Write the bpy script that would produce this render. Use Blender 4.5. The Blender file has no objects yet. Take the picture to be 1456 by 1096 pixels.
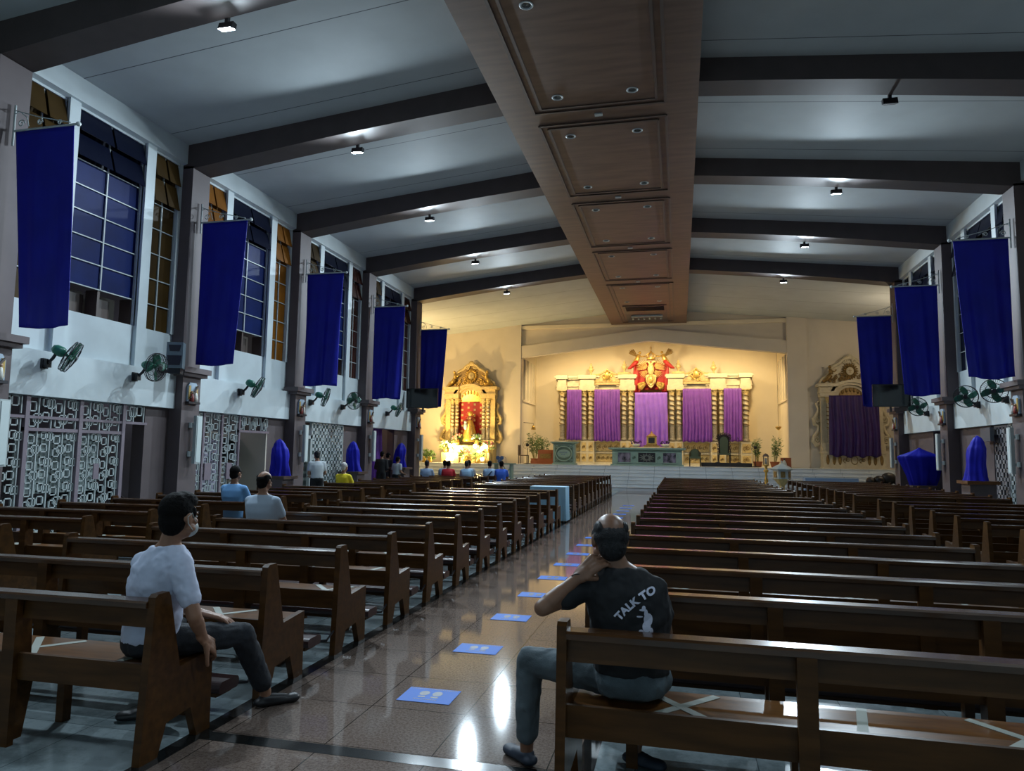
import bpy, math, random
from mathutils import Vector, Matrix, Quaternion
random.seed(7)
SC = bpy.context.scene
COL = SC.collection
PI = math.pi

# ------------------------------------------------------------------ camera
CAMZ = 1.6
F_PX = 1008.15
yaw, pitch, roll = .23227644, .09702615, .01324480
cy_, sy_, cp_, sp_ = math.cos(yaw), math.sin(yaw), math.cos(pitch), math.sin(pitch)
fw = Vector((-sy_*cp_, cy_*cp_, sp_)); rt = Vector((cy_, sy_, 0)); up = rt.cross(fw)
rt2 = rt*math.cos(roll) + up*math.sin(roll); up2 = up*math.cos(roll) - rt*math.sin(roll)
cd = bpy.data.cameras.new('camera'); cam = bpy.data.objects.new('camera', cd); COL.objects.link(cam)
m = Matrix((rt2, up2, -fw)).transposed().to_4x4(); m.translation = (0, 0, CAMZ)
cam.matrix_world = m
cd.sensor_fit = 'HORIZONTAL'; cd.sensor_width = 36; cd.lens = 36*F_PX/1456; cd.clip_start = .05; cd.clip_end = 300
SC.camera = cam
# ------------------------------------------------------------------ view, world
SC.view_settings.view_transform = 'Standard'; SC.view_settings.look = 'None'
SC.view_settings.exposure = 0.0; SC.view_settings.gamma = 1.0; SC.view_settings.use_curve_mapping = False
W = bpy.data.worlds.new('night'); SC.world = W; W.use_nodes = True
bg = W.node_tree.nodes['Background']; bg.inputs[0].default_value = (.03, .05, .12, 1); bg.inputs[1].default_value = .35
SC.cycles.max_bounces = 6; SC.cycles.diffuse_bounces = 4; SC.cycles.glossy_bounces = 3; SC.cycles.transmission_bounces = 4
SC.cycles.caustics_reflective = False; SC.cycles.caustics_refractive = False
SC.cycles.sample_clamp_indirect = 4
SC.cycles.use_denoising = True

CX = -1.55
BAYF = [9.43 + 4.78*i for i in range(-3, 5)]   # far faces of the portal frames
COOL = (.72, .88, 1.0)
WARM = (1.0, .70, .34)

def lamp(name, kind, loc, power, color, aim=None, size=.2, angle=150, blend=1.0, size_y=None):
    d = bpy.data.lights.new(name, kind); d.energy = power; d.color = color
    if kind == 'SPOT':
        d.spot_size = math.radians(angle); d.spot_blend = blend; d.shadow_soft_size = size
    elif kind == 'AREA':
        d.size = size
        if size_y: d.shape = 'RECTANGLE'; d.size_y = size_y
    else: d.shadow_soft_size = size
    o = bpy.data.objects.new(name, d); COL.objects.link(o); o.location = loc
    if aim is not None:
        o.rotation_euler = (Vector(aim) - Vector(loc)).to_track_quat('-Z', 'Y').to_euler()
    return o
# floodlights under the frames: (x, y, power, aim)
FLOODS = []
for i, y in enumerate(BAYF):
    if y < 9: continue
    FLOODS.append((-7.03, y, True)); FLOODS.append((3.97, y, y > 15))
P_FLOOD = 1500
for x, y, on in FLOODS:
    if on:
        lamp('flood_beam', 'SPOT', (x, y+.12, 8.28), P_FLOOD*(1.0 if x < 0 else 1.0), COOL, (x*.62-.5, y-8, 1.5), .08, 170, .85)
for x, y in ((-7.03, -.13), (3.97, -.13), (-7.03, 4.65), (3.97, 4.65)):      # same lamps on the frames behind and above the viewer
    lamp('flood_beam', 'SPOT', (x, y+.12, 8.28), 480, COOL, (x*.6-.5, y-6, 2), .08, 170, .7)
# sanctuary: warm floods on the back face of the lintel, added cool fill over the steps
for x in (-6.9, -4.4, -1.55, 1.3, 3.8):
    lamp('sanctuary_flood', 'SPOT', (x, 39.0, 6.95 if abs(x+1.55) > 3 else 7.3), 450, (1, .73, .36), (x*.9-.1, 42.0, 3.6), .12, 150, .8)
lamp('altar_flood_left', 'SPOT', (-12.2, 35.9, 1.5), 900, (1, .66, .24), (-11.0, 38.2, 4.2), .06, 150, .8)
lamp('altar_flood_right', 'SPOT', (-10.2, 36.3, 1.45), 120, (1, .66, .24), (-10.9, 38.2, 3.8), .06, 150, .8)
lamp('transept_lamp', 'POINT', (-13.2, 33.5, 5.5), 520, (1, .70, .32), None, .15)
lamp('transept_lamp', 'POINT', (9.6, 32.5, 6.4), 200, (1, .80, .55), None, .15)
lamp('steps_fill', 'SPOT', (-1.5, 29.0, 8.2), 800, COOL, (-1.5, 34.5, .5), .1, 120, .9)  # added spot without a fixture, brightens the steps

# ------------------------------------------------------------------ materials
MATS = {}
def pmat(name, col, rough=.6, metal=0, spec=.5, noise=0, nscale=6, bump=0, bscale=40, coat=0, emit=None, estr=0, col2=None, stretch=None, trans=0, alpha=1):
    if name in MATS: return MATS[name]
    mt = bpy.data.materials.new(name); mt.use_nodes = True; MATS[name] = mt
    nt = mt.node_tree; b = nt.nodes['Principled BSDF']
    b.inputs['Base Color'].default_value = (*col, 1); b.inputs['Roughness'].default_value = rough
    b.inputs['Metallic'].default_value = metal; b.inputs['Specular IOR Level'].default_value = spec
    b.inputs['Coat Weight'].default_value = coat; b.inputs['Coat Roughness'].default_value = .12
    b.inputs['Transmission Weight'].default_value = trans; b.inputs['Alpha'].default_value = alpha
    tc = nt.nodes.new('ShaderNodeTexCoord'); mp = nt.nodes.new('ShaderNodeMapping')
    nt.links.new(tc.outputs['Object'], mp.inputs[0])
    if stretch: mp.inputs['Scale'].default_value = stretch
    if noise or col2:
        n = nt.nodes.new('ShaderNodeTexNoise'); n.inputs['Scale'].default_value = nscale; n.inputs['Detail'].default_value = 4
        nt.links.new(mp.outputs[0], n.inputs['Vector'])
        r = nt.nodes.new('ShaderNodeValToRGB'); c2 = col2 or tuple(max(0, c*(1-noise)) for c in col)
        r.color_ramp.elements[0].color = (*c2, 1); r.color_ramp.elements[1].color = (*col, 1)
        r.color_ramp.elements[0].position = .35; r.color_ramp.elements[1].position = .65
        nt.links.new(n.outputs[0], r.inputs[0]); nt.links.new(r.outputs[0], b.inputs['Base Color'])
    if bump:
        n2 = nt.nodes.new('ShaderNodeTexNoise'); n2.inputs['Scale'].default_value = bscale; nt.links.new(mp.outputs[0], n2.inputs['Vector'])
        bp = nt.nodes.new('ShaderNodeBump'); bp.inputs['Strength'].default_value = bump; bp.inputs['Distance'].default_value = .02
        nt.links.new(n2.outputs[0], bp.inputs['Height']); nt.links.new(bp.outputs[0], b.inputs['Normal'])
    if emit: b.inputs['Emission Color'].default_value = (*emit, 1); b.inputs['Emission Strength'].default_value = estr
    return mt

def seam_mat(name, col, line, sx, sy, wline=.012, rough=.7, ax=(0, 1), noise=.08, offx=0, offy=0, spec=.5, speck=None):
    """panels with thin joints on a grid sx by sy (0 = no joints in that direction), in object space"""
    mt = bpy.data.materials.new(name); mt.use_nodes = True; MATS[name] = mt
    nt = mt.node_tree; b = nt.nodes['Principled BSDF']; b.inputs['Roughness'].default_value = rough; b.inputs['Specular IOR Level'].default_value = spec
    N = nt.nodes.new; L = nt.links.new
    tc = N('ShaderNodeTexCoord'); sp = N('ShaderNodeSeparateXYZ'); L(tc.outputs['Object'], sp.inputs[0])
    masks = []
    for k, (s, off) in enumerate(((sx, offx), (sy, offy))):
        if not s: continue
        a = N('ShaderNodeMath'); a.operation = 'ADD'; L(sp.outputs[ax[k]], a.inputs[0]); a.inputs[1].default_value = -off + 1000*s
        d = N('ShaderNodeMath'); d.operation = 'MODULO'; L(a.outputs[0], d.inputs[0]); d.inputs[1].default_value = s
        c = N('ShaderNodeMath'); c.operation = 'LESS_THAN'; L(d.outputs[0], c.inputs[0]); c.inputs[1].default_value = wline
        masks.append(c)
    n = N('ShaderNodeTexNoise'); n.inputs['Scale'].default_value = 1.3; n.inputs['Detail'].default_value = 5; L(tc.outputs['Object'], n.inputs['Vector'])
    r = N('ShaderNodeValToRGB'); r.color_ramp.elements[0].color = (*[c*(1-noise) for c in col], 1); r.color_ramp.elements[1].color = (*col, 1)
    r.color_ramp.elements[0].position = .3; r.color_ramp.elements[1].position = .7
    L(n.outputs[0], r.inputs[0]); cur = r.outputs[0]
    if speck:
        v = N('ShaderNodeTexNoise'); v.inputs['Scale'].default_value = speck[1]; v.inputs['Detail'].default_value = 6; v.inputs['Roughness'].default_value = .8; L(tc.outputs['Object'], v.inputs['Vector'])
        rr = N('ShaderNodeValToRGB'); rr.color_ramp.elements[0].position = .42; rr.color_ramp.elements[1].position = .55
        rr.color_ramp.elements[0].color = (*speck[0], 1); rr.color_ramp.elements[1].color = (*col, 1); L(v.outputs[0], rr.inputs[0])
        mx = N('ShaderNodeMix'); mx.data_type = 'RGBA'; mx.inputs[0].default_value = .75; L(cur, mx.inputs[6]); L(rr.outputs[0], mx.inputs[7]); cur = mx.outputs[2]
    for c in masks:
        mx = N('ShaderNodeMix'); mx.data_type = 'RGBA'; L(c.outputs[0], mx.inputs[0]); L(cur, mx.inputs[6]); mx.inputs[7].default_value = (*line, 1); cur = mx.outputs[2]
    L(cur, b.inputs['Base Color'])
    return mt

M_white = pmat('white_paint', (.60, .68, .70), .6, noise=.10, nscale=2)
M_cream = pmat('cream_plaster', (.62, .56, .46), .75, noise=.08, nscale=1.2)
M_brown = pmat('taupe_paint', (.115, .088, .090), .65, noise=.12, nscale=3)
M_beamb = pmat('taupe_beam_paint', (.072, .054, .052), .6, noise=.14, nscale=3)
M_panel = pmat('brown_ceiling_panel', (.165, .100, .072), .45, spec=.3, noise=.28, nscale=2.2, stretch=(.4, 3, 1))
M_moul = pmat('dark_moulding', (.07, .045, .035), .45)
M_wood = pmat('varnished_wood', (.082, .034, .0085), .34, col2=(.048, .020, .005), nscale=5, stretch=(.6, 4, 4), coat=0, spec=.18)
M_rail = pmat('polished_rail_wood', (.075, .032, .011), .22, col2=(.045, .019, .006), nscale=5, stretch=(.6, 4, 4), coat=.35, spec=.4)
M_wood2 = pmat('seat_wood', (.165, .068, .018), .28, col2=(.10, .042, .012), nscale=5, stretch=(.8, 5, 5), coat=.2, spec=.4)
M_cush = pmat('maroon_vinyl', (.045, .018, .018), .35, noise=.2, nscale=4)
M_tape = pmat('white_tape', (.30, .32, .28), .5)
M_blue = pmat('royal_blue_cloth', (.005, .009, .33), .55, noise=.2, nscale=2, spec=.3)
M_blue2 = pmat('bright_blue_cloth', (.010, .013, .42), .6, noise=.2, nscale=3, spec=.2)
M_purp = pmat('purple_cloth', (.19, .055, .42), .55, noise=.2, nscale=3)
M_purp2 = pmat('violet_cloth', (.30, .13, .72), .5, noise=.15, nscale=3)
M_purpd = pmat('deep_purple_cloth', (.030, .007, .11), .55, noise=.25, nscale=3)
M_gold = pmat('gilded_cream', (.62, .47, .20), .42, noise=.25, nscale=9, bump=.25, bscale=25)
M_goldm = pmat('gold_leaf', (.75, .48, .12), .3, metal=.65, noise=.3, nscale=12)
M_golddk = pmat('antique_gold', (.30, .19, .06), .45, noise=.4, nscale=14, metal=.3)
M_ivory = pmat('ivory_plaster', (.60, .53, .37), .5, noise=.15, nscale=6)
M_red = pmat('red_cloth', (.38, .012, .01), .5, noise=.2, nscale=6)
M_mint = pmat('mint_paint', (.28, .40, .33), .5, noise=.12, nscale=8)
M_mintd = pmat('dark_green_relief', (.10, .15, .11), .55)
M_black = pmat('black_plastic', (.012, .012, .014), .4)
M_dark = pmat('dark_metal', (.03, .03, .035), .4, metal=.5)
M_screen = pmat('tv_screen', (.006, .010, .012), .12)
M_green = pmat('green_plastic', (.02, .16, .10), .35)
M_iron = pmat('white_iron', (.42, .47, .47), .45)
M_chrome = pmat('chrome', (.7, .7, .7), .2, metal=1)
M_leaf = pmat('leaf_green', (.12, .22, .06), .6, noise=.4, nscale=8)
M_clay = pmat('terracotta', (.28, .08, .03), .6)
M_steps = seam_mat('step_marble', (.66, .72, .76), (.25, .3, .33), 1.2, 0, .015, .3, noise=.12)
M_lens = pmat('lamp_lens', (1, 1, 1), .5, emit=(.80, .92, 1.0), estr=60)
M_candle = pmat('warm_bulb', (1, 1, 1), .5, emit=(1, .80, .42), estr=24)
M_skin = pmat('skin', (.30, .155, .095), .5, noise=.12, nscale=12, spec=.4)
M_skin2 = pmat('skin_dark', (.22, .11, .065), .45, noise=.15, nscale=12, spec=.45)
M_hair = pmat('black_hair', (.004, .0035, .0035), .75, spec=.12, bump=.3, bscale=160)
M_hairg = pmat('greying_hair', (.016, .016, .018), .6, noise=.7, nscale=60, spec=.3, bump=.3, bscale=160)
M_hairw = pmat('white_hair', (.55, .53, .50), .6, bump=.4, bscale=120)

# ------------------------------------------------------------------ mesh helpers
class MB:
    def __init__(s): s.v = []; s.f = []; s.mi = []; s.cur = 0
    def add(s, vs, fs):
        o = len(s.v); s.v += [tuple(v) for v in vs]; s.f += [tuple(i+o for i in f) for f in fs]; s.mi += [s.cur]*len(fs); return s
    def box(s, x0, x1, y0, y1, z0, z1):
        if x0 > x1: x0, x1 = x1, x0
        if y0 > y1: y0, y1 = y1, y0
        if z0 > z1: z0, z1 = z1, z0
        vs = [(x, y, z) for z in (z0, z1) for y in (y0, y1) for x in (x0, x1)]
        return s.add(vs, [(0, 2, 3, 1), (4, 5, 7, 6), (0, 1, 5, 4), (2, 6, 7, 3), (0, 4, 6, 2), (1, 3, 7, 5)])
    def prism(s, poly, a, b, axis='x'):
        """poly in the two other axes (in xyz order), extruded a..b along axis"""
        n = len(poly)
        def P(p, t):
            return (t, p[0], p[1]) if axis == 'x' else ((p[0], t, p[1]) if axis == 'y' else (p[0], p[1], t))
        vs = [P(p, a) for p in poly] + [P(p, b) for p in poly]
        fs = [tuple(range(n-1, -1, -1)), tuple(range(n, 2*n))] + [(i, (i+1) % n, n+(i+1) % n, n+i) for i in range(n)]
        return s.add(vs, fs)
    def bar(s, p, q, w, h=None, upv=(0, 0, 1)):
        p = Vector(p); q = Vector(q); d = (q-p).normalized(); u = Vector(upv)
        if abs(d.dot(u)) > .95: u = Vector((1, 0, 0))
        a = d.cross(u).normalized()*w/2; b = a.cross(d).normalized()*(h or w)/2
        vs = [c+i*a+j*b for c in (p, q) for i, j in ((-1, -1), (1, -1), (1, 1), (-1, 1))]
        return s.add(vs, [(3, 2, 1, 0), (4, 5, 6, 7)] + [(i, (i+1) % 4, 4+(i+1) % 4, 4+i) for i in range(4)])
    def tube(s, pts, r, n=8, closed=False, cap=True):
        pts = [Vector(p) for p in pts]; N = len(pts); rs = r if isinstance(r, (list, tuple)) else [r]*N
        rings = []; pu = None
        for i, p in enumerate(pts):
            if closed: d = pts[(i+1) % N]-pts[i-1]
            else: d = pts[min(i+1, N-1)]-pts[max(i-1, 0)]
            d.normalize()
            if pu is None:
                u = d.orthogonal().normalized()
            else:
                u = (pu - d*pu.dot(d)).normalized()
            pu = u; w = d.cross(u)
            rings.append([p+(u*math.cos(2*PI*k/n)+w*math.sin(2*PI*k/n))*rs[i] for k in range(n)])
        vs = [v for rg in rings for v in rg]; fs = []
        for i in range(N if closed else N-1):
            j = (i+1) % N
            for k in range(n): fs.append((i*n+k, i*n+(k+1) % n, j*n+(k+1) % n, j*n+k))
        if not closed and cap: fs += [tuple(range(n-1, -1, -1)), tuple(range((N-1)*n, N*n))]
        return s.add(vs, fs)
    def lathe(s, prof, c=(0, 0, 0), n=16, axis='z'):
        vs = []; fs = []; c = Vector(c); m_ = len(prof)
        for r, h in prof:
            for k in range(n):
                a = 2*PI*k/n; x, y = max(r, 1e-4)*math.cos(a), max(r, 1e-4)*math.sin(a)
                vs.append(c + (Vector((x, y, h)) if axis == 'z' else (Vector((h, x, y)) if axis == 'x' else Vector((y, h, x)))))
        for i in range(m_-1):
            for k in range(n): fs.append((i*n+k, i*n+(k+1) % n, (i+1)*n+(k+1) % n, (i+1)*n+k))
        fs += [tuple(range(n-1, -1, -1)), tuple(range((m_-1)*n, m_*n))]
        return s.add(vs, fs)
    def ell(s, c, rx, ry=None, rz=None, n=12, rot=None):
        ry = ry or rx; rz = rz or rx; c = Vector(c); vs = []; fs = []; m_ = max(5, n//2+1)
        R = rot.to_matrix() if isinstance(rot, Quaternion) else (rot or Matrix.Identity(3))
        for i in range(1, m_):
            t = PI*i/m_
            for k in range(n):
                a = 2*PI*k/n
                vs.append(c + R @ Vector((rx*math.sin(t)*math.cos(a), ry*math.sin(t)*math.sin(a), -rz*math.cos(t))))
        a0 = len(vs); vs.append(c + R @ Vector((0, 0, -rz))); vs.append(c + R @ Vector((0, 0, rz)))
        for i in range(m_-2):
            for k in range(n): fs.append((i*n+k, i*n+(k+1) % n, (i+1)*n+(k+1) % n, (i+1)*n+k))
        for k in range(n):
            fs.append((a0, (k+1) % n, k)); fs.append((a0+1, (m_-2)*n+k, (m_-2)*n+(k+1) % n))
        return s.add(vs, fs)
    def grid(s, fn, nu, nv, thick=None):
        vs = [Vector(fn(i/nu, j/nv)) for j in range(nv+1) for i in range(nu+1)]
        fs = [(j*(nu+1)+i, j*(nu+1)+i+1, (j+1)*(nu+1)+i+1, (j+1)*(nu+1)+i) for j in range(nv) for i in range(nu)]
        return s.add(vs, fs)
    def build(s, name, mat, parent=None, smooth=False, label=None, mods=None, angle=None):
        me = bpy.data.meshes.new(name); me.from_pydata([tuple(v) for v in s.v], [], s.f)
        for mt in (mat if isinstance(mat, (list, tuple)) else [mat]): me.materials.append(mt)
        if isinstance(mat, (list, tuple)): me.polygons.foreach_set('material_index', s.mi)
        if smooth: me.polygons.foreach_set('use_smooth', [True]*len(me.polygons))
        me.update()
        if smooth and angle:
            try: me.set_sharp_from_angle(angle=math.radians(angle))
            except Exception: pass
        o = bpy.data.objects.new(name, me); COL.objects.link(o)
        if parent is not None: o.parent = parent
        if label: o['label'] = label
        return o
def tag(o, label, cat, group=None, kind=None):
    o['label'] = label; o['category'] = cat
    if group: o['group'] = group
    if kind: o['kind'] = kind
    return o
def thing(name, label, cat, loc=(0, 0, 0), rz=0, group=None):
    o = bpy.data.objects.new(name, None); COL.objects.link(o); o.location = loc; o.rotation_euler = (0, 0, rz); o.empty_display_size = .1
    return tag(o, label, cat, group)
def struct(o): o['kind'] = 'structure'; return o
def tree(o):
    """remember a thing and its parts once, so that copies are cheap"""
    return (o, [tree(c) for c in o.children])
def inst(t, parent=None):
    c = t[0].copy(); COL.objects.link(c)
    if parent is not None: c.parent = parent
    for k in t[1]: inst(k, c)
    return c
ORD = ['first', 'second', 'third', 'fourth', 'fifth', 'sixth', 'seventh', 'eighth', 'ninth', 'tenth', 'eleventh', 'twelfth', 'thirteenth', 'fourteenth', 'fifteenth', 'sixteenth', 'seventeenth', 'eighteenth', 'nineteenth', 'twentieth', 'twenty-first', 'twenty-second', 'twenty-third', 'twenty-fourth', 'twenty-fifth', 'twenty-sixth']
def rbox(mb, x0, x1, y0, y1, z0, z1, r):
    """box along x with rounded yz section"""
    poly = []
    for cy, cz, a0 in ((y1-r, z1-r, 0), (y0+r, z1-r, 90), (y0+r, z0+r, 180), (y1-r, z0+r, 270)):
        for k in range(4):
            a = math.radians(a0+k*30); poly.append((cy+r*math.cos(a), cz+r*math.sin(a)))
    return mb.prism(poly, x0, x1, 'x')

# ------------------------------------------------------------------ floor
XL, XR = -2.62, -.54           # the two sides of the aisle
M_aisle = seam_mat('aisle_granite', (.20, .155, .130), (.03, .025, .02), .62, .62, .007, .07, noise=.15, offx=-1.3, offy=4.36, spec=.32, speck=((.09, .06, .05), 60))
M_marble = seam_mat('pale_marble', (.29, .355, .375), (.09, .12, .13), .62, .62, .006, .16, noise=.35, offx=-2.72, offy=3.0, speck=((.16, .21, .225), 2.2))
M_strip = pmat('black_granite', (.012, .013, .013), .12)
struct(MB().box(-17, XL-.10, -8, 33.45, -.1, 0).build('floor', M_marble))
struct(MB().box(XR+.10, 14, -8, 33.45, -.1, 0).build('floor', M_marble))
struct(MB().box(XL, XR, -8, 33.45, -.1, 0).build('floor', M_aisle))
struct(MB().box(XL-.10, XL, -8, 33.45, -.1, .001).build('trim_1', M_strip))
struct(MB().box(XR, XR+.10, -8, 33.45, -.1, .001).build('trim_2', M_strip))
struct(MB().box(XL, XR, 3.62, 3.73, -.05, .0015).build('trim_3', M_strip))
# ------------------------------------------------------------------ roof
def roof_z(x): return 9.55 - .10*abs(x-CX) if abs(x-CX) > 0 else 9.55
M_roof = seam_mat('ceiling_board', (.50, .54, .55), (.10, .11, .12), 0, 2.39, .02, .7, ax=(0, 1), noise=.10, offy=9.43-1.2, spec=.12)
def roof(name, x0, x1, y0, y1, mt):
    mb = MB(); z0, z1 = roof_z(x0), roof_z(x1)
    mb.prism([(x0, z0), (x1, z1), (x1, z1+.15), (x0, z0+.15)], y0, y1, 'y'); return struct(mb.build(name, mt))
XWL, XWR = -10.75, 7.65
roof('ceiling', -15.5, -3.54, -8, 39, M_roof); roof('ceiling', .43, 12.5, -8, 39, M_roof)
# central boxed duct
mb = MB(); PX0, PX1, PZ, PY1 = -3.54, .43, 8.70, 38.37
mb.box(PX0, PX1, -8, PY1, PZ, 9.7)
struct(mb.build('ceiling_duct', M_panel)); 
bands = [(-9.4, -5.4), (-4.7, -.6), (.2, 4.2), (5.0, 9.0-.1), (9.75, 13.93), (14.5, 18.78), (19.38, 23.65), (24.3, 28.45), (29.17, 37.7)]
bands = [(y0-.0, y1) for y0, y1 in bands[3:]]
bands[0] = (4.9, 9.1)
for k, (y0, y1) in enumerate(bands):
    mb = MB()
    for i, (x0, x1, ins) in enumerate(((-2.89, -.21, 0), (-2.72, -.38, .17))):
        a, b2 = y0+ins, y1-ins
        for (p, q) in (((x0, a), (x1, a)), ((x1, a), (x1, b2)), ((x1, b2), (x0, b2)), ((x0, b2), (x0, a))):
            mb.bar((*p, PZ-.005), (*q, PZ-.005), .055, .05); 
    struct(mb.build('trim_%d' % (10+k), M_moul))
    mb = MB(); mb.box(-2.69, -.41, y0+.2, y1-.2, PZ-.012, PZ+.01); struct(mb.build('trim_%d' % (20+k), M_panel))
# dark opening with pipes at the far end of the duct
t = thing('vent_recess', 'dark rectangular vent opening with pipes at the far end of the brown duct', 'vent', (-1.55, 35.4, PZ-.02))
MB().box(-1.02, 1.02, -2.0, 2.2, -.03, 0).build('recess', M_black, t)
mb = MB()
for k in range(8): mb.bar((-.9, -1.8+k*.12, -.05), (.9, -1.8+k*.12, -.05), .02)
mb.build('grille', M_dark, t)
MB().bar((-.75, .3, -.07), (.8, .3, -.07), .10).build('pipe', M_iron, t)
for k in range(6): MB().lathe([(.035, -.10), (.05, -.04), (.03, 0)], (-.7+.28*k, .9, -.04), 8).build('nozzle', M_iron, t)
# downlights and sensors
k = 0
dl = thing('downlight', 'x', 'downlight'); 
MB().lathe([(.075, 0), (.10, -.012), (.115, -.004), (.115, .02), (.075, .02)], n=20).build('ring', M_iron, dl, True, angle=40)
MB().lathe([(.072, .0), (.01, .004)], n=20).build('reflector', M_chrome, dl)
DT = tree(dl); first = True
pn = ['panel nearest the camera', 'second ceiling panel', 'third ceiling panel', 'fourth ceiling panel', 'farthest ceiling panel']
rows = [(9.75+.6, 13.33), (15.1, 18.18), (19.98, 23.0), (24.9, 27.85), (29.8, 32.6)]
for r, (ya, yb) in enumerate(rows):
    for yy, ny in ((ya, 'near'), (yb, 'far')):
        for xx, nx in ((-2.30, 'left'), (-.83, 'right')):
            o = dl if first else inst(DT); first = False
            o.location = (xx, yy, PZ-.014)
            tag(o, 'small round downlight, %s %s corner of the %s' % (ny, nx, pn[r]), 'downlight', 'downlights in the ceiling duct')
for r, yy in enumerate((14.2, 19.07, 23.98, 28.8)):
    tag(MB().box(-1.66, -1.50, yy-.05, yy+.05, PZ-.03, PZ).build('ceiling_sensor', M_iron), 'small white sensor on the brown duct between %s and %s ceiling panel' % (ORD[r], ORD[r+1]), 'sensor', 'ceiling sensors')
# ------------------------------------------------------------------ portal frames: pillar, beam
def soff(x):
    d = abs(x-CX); t_ = (9.2-d)/7.2
    return 8.05 + 1.02*t_ - .20*t_*t_
def beam_half(sgn, yf, name='beam'):
    xs = [sgn*(9.2 + (1.99-9.2)*k/10) + CX for k in range(11)]
    poly = [(x, soff(x)) for x in xs] + [(x, roof_z(x)+.05) for x in reversed(xs)]
    poly = [(sgn*10.2+CX, 8.05)] + poly[:] + [(sgn*10.2+CX, roof_z(sgn*10.2+CX)+.05)]
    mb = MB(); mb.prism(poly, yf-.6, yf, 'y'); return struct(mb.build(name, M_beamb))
def pillar(sgn, yf):
    xf = CX + sgn*9.2; xb = xf + sgn*.75
    mb = MB(); mb.box(xf+sgn*.05, xb, yf-.6, yf, 3.4, 8.1); mb.box(xf, xb, yf-.6, yf, 0, 3.25)
    mb.box(xf-sgn*.10, xf+sgn*.3, yf-.7, yf+.1, 3.25, 3.33); mb.box(xf-sgn*.16, xf+sgn*.3, yf-.76, yf+.16, 3.33, 3.45)
    return struct(mb.build('pillar', M_brown))
for y in BAYF:
    for sgn in (-1, 1):
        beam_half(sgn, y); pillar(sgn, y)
M_amber = pmat('amber_glass', (.055, .030, .006), .5, spec=.1, noise=.4, nscale=1.5)
M_amber2 = pmat('bright_amber_glass', (.22, .08, .006), .5, spec=.1, noise=.35, nscale=1.5)
M_redg = pmat('rust_glass', (.05, .014, .008), .25, noise=.3, nscale=1.5)
M_bglass = pmat('blue_glass', (.003, .014, .10), .5, spec=.08, noise=.35, nscale=1.3)
M_bdark = pmat('dark_glass', (.004, .006, .018), .3, spec=.15)
# ------------------------------------------------------------------ side walls
WN = [1]
def window_unit(sgn, x, y0, y1, z0, z1, mt, cols, rows, hop=2, low=False):
    """glazing in the wall plane: dark upper hoppers, coloured lower lights, thin bars"""
    n = WN[0]; WN[0] += 1
    w = thing('window_%d' % n, '', ''); del w['label']; del w['category']; w['kind'] = 'structure'
    zb = z0
    if low: zb = z0 + .55
    zh = z1 - (z1-z0)*.24
    g = MB().box(x+sgn*.04, x+sgn*.02, y0, y1, zb, zh).build('pane', mt, w)
    MB().box(x+sgn*.045, x+sgn*.03, y0, y1, zh, z1).build('pane', M_bdark if mt is M_bglass else mt, w)
    fr = MB()
    for k in range(cols+1): yy = y0+(y1-y0)*k/cols; fr.bar((x, yy, zb), (x, yy, z1), .028, .03)
    nz = rows
    for k in range(nz+1):
        zz = zb+(z1-zb)*k/nz; fr.bar((x, y0, zz), (x, y1, zz), .022, .02)
    fr.build('frame', M_iron, w)
    for c in range(hop):                                   # tilted hopper sashes in the top rows
        zt = z1-(z1-zb)/nz*c; zt2 = zt-(z1-zb)/nz
        for q in range(cols):
            ya, yb = y0+(y1-y0)*q/cols+.03, y0+(y1-y0)*(q+1)/cols-.03
            mb = MB(); mb.add([(x-sgn*.03, ya, zt), (x-sgn*.03, yb, zt), (x-sgn*.16, yb, zt2+.02), (x-sgn*.16, ya, zt2+.02), (x-sgn*.01, ya, zt), (x-sgn*.01, yb, zt), (x-sgn*.14, yb, zt2+.02), (x-sgn*.14, ya, zt2+.02)],
               [(0, 1, 2, 3), (7, 6, 5, 4), (0, 4, 5, 1), (2, 6, 7, 3), (1, 5, 6, 2), (0, 3, 7, 4)])
            mb.build('hopper', M_bdark if mt is M_bglass else mt, w)
    if low:                                                # open louvre strip under the blue lights
        mb = MB(); mb.box(x+sgn*.5, x+sgn*.45, y0, y1, z0, zb); mb.build('recess', M_cream, w)
        mb = MB(); 
        for k in range(cols+1): yy = y0+(y1-y0)*k/cols; mb.box(x+sgn*.02, x+sgn*.3, yy-.03, yy+.03, z0, zb)
        mb.box(x+sgn*.3, x+sgn*.36, y0+.25, y0+.8, z0, zb-.1); mb.box(x+sgn*.3, x+sgn*.36, y1-.8, y1-.3, z0, zb-.1)
        mb.build('shutter', M_moul, w)
    return w
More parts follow.
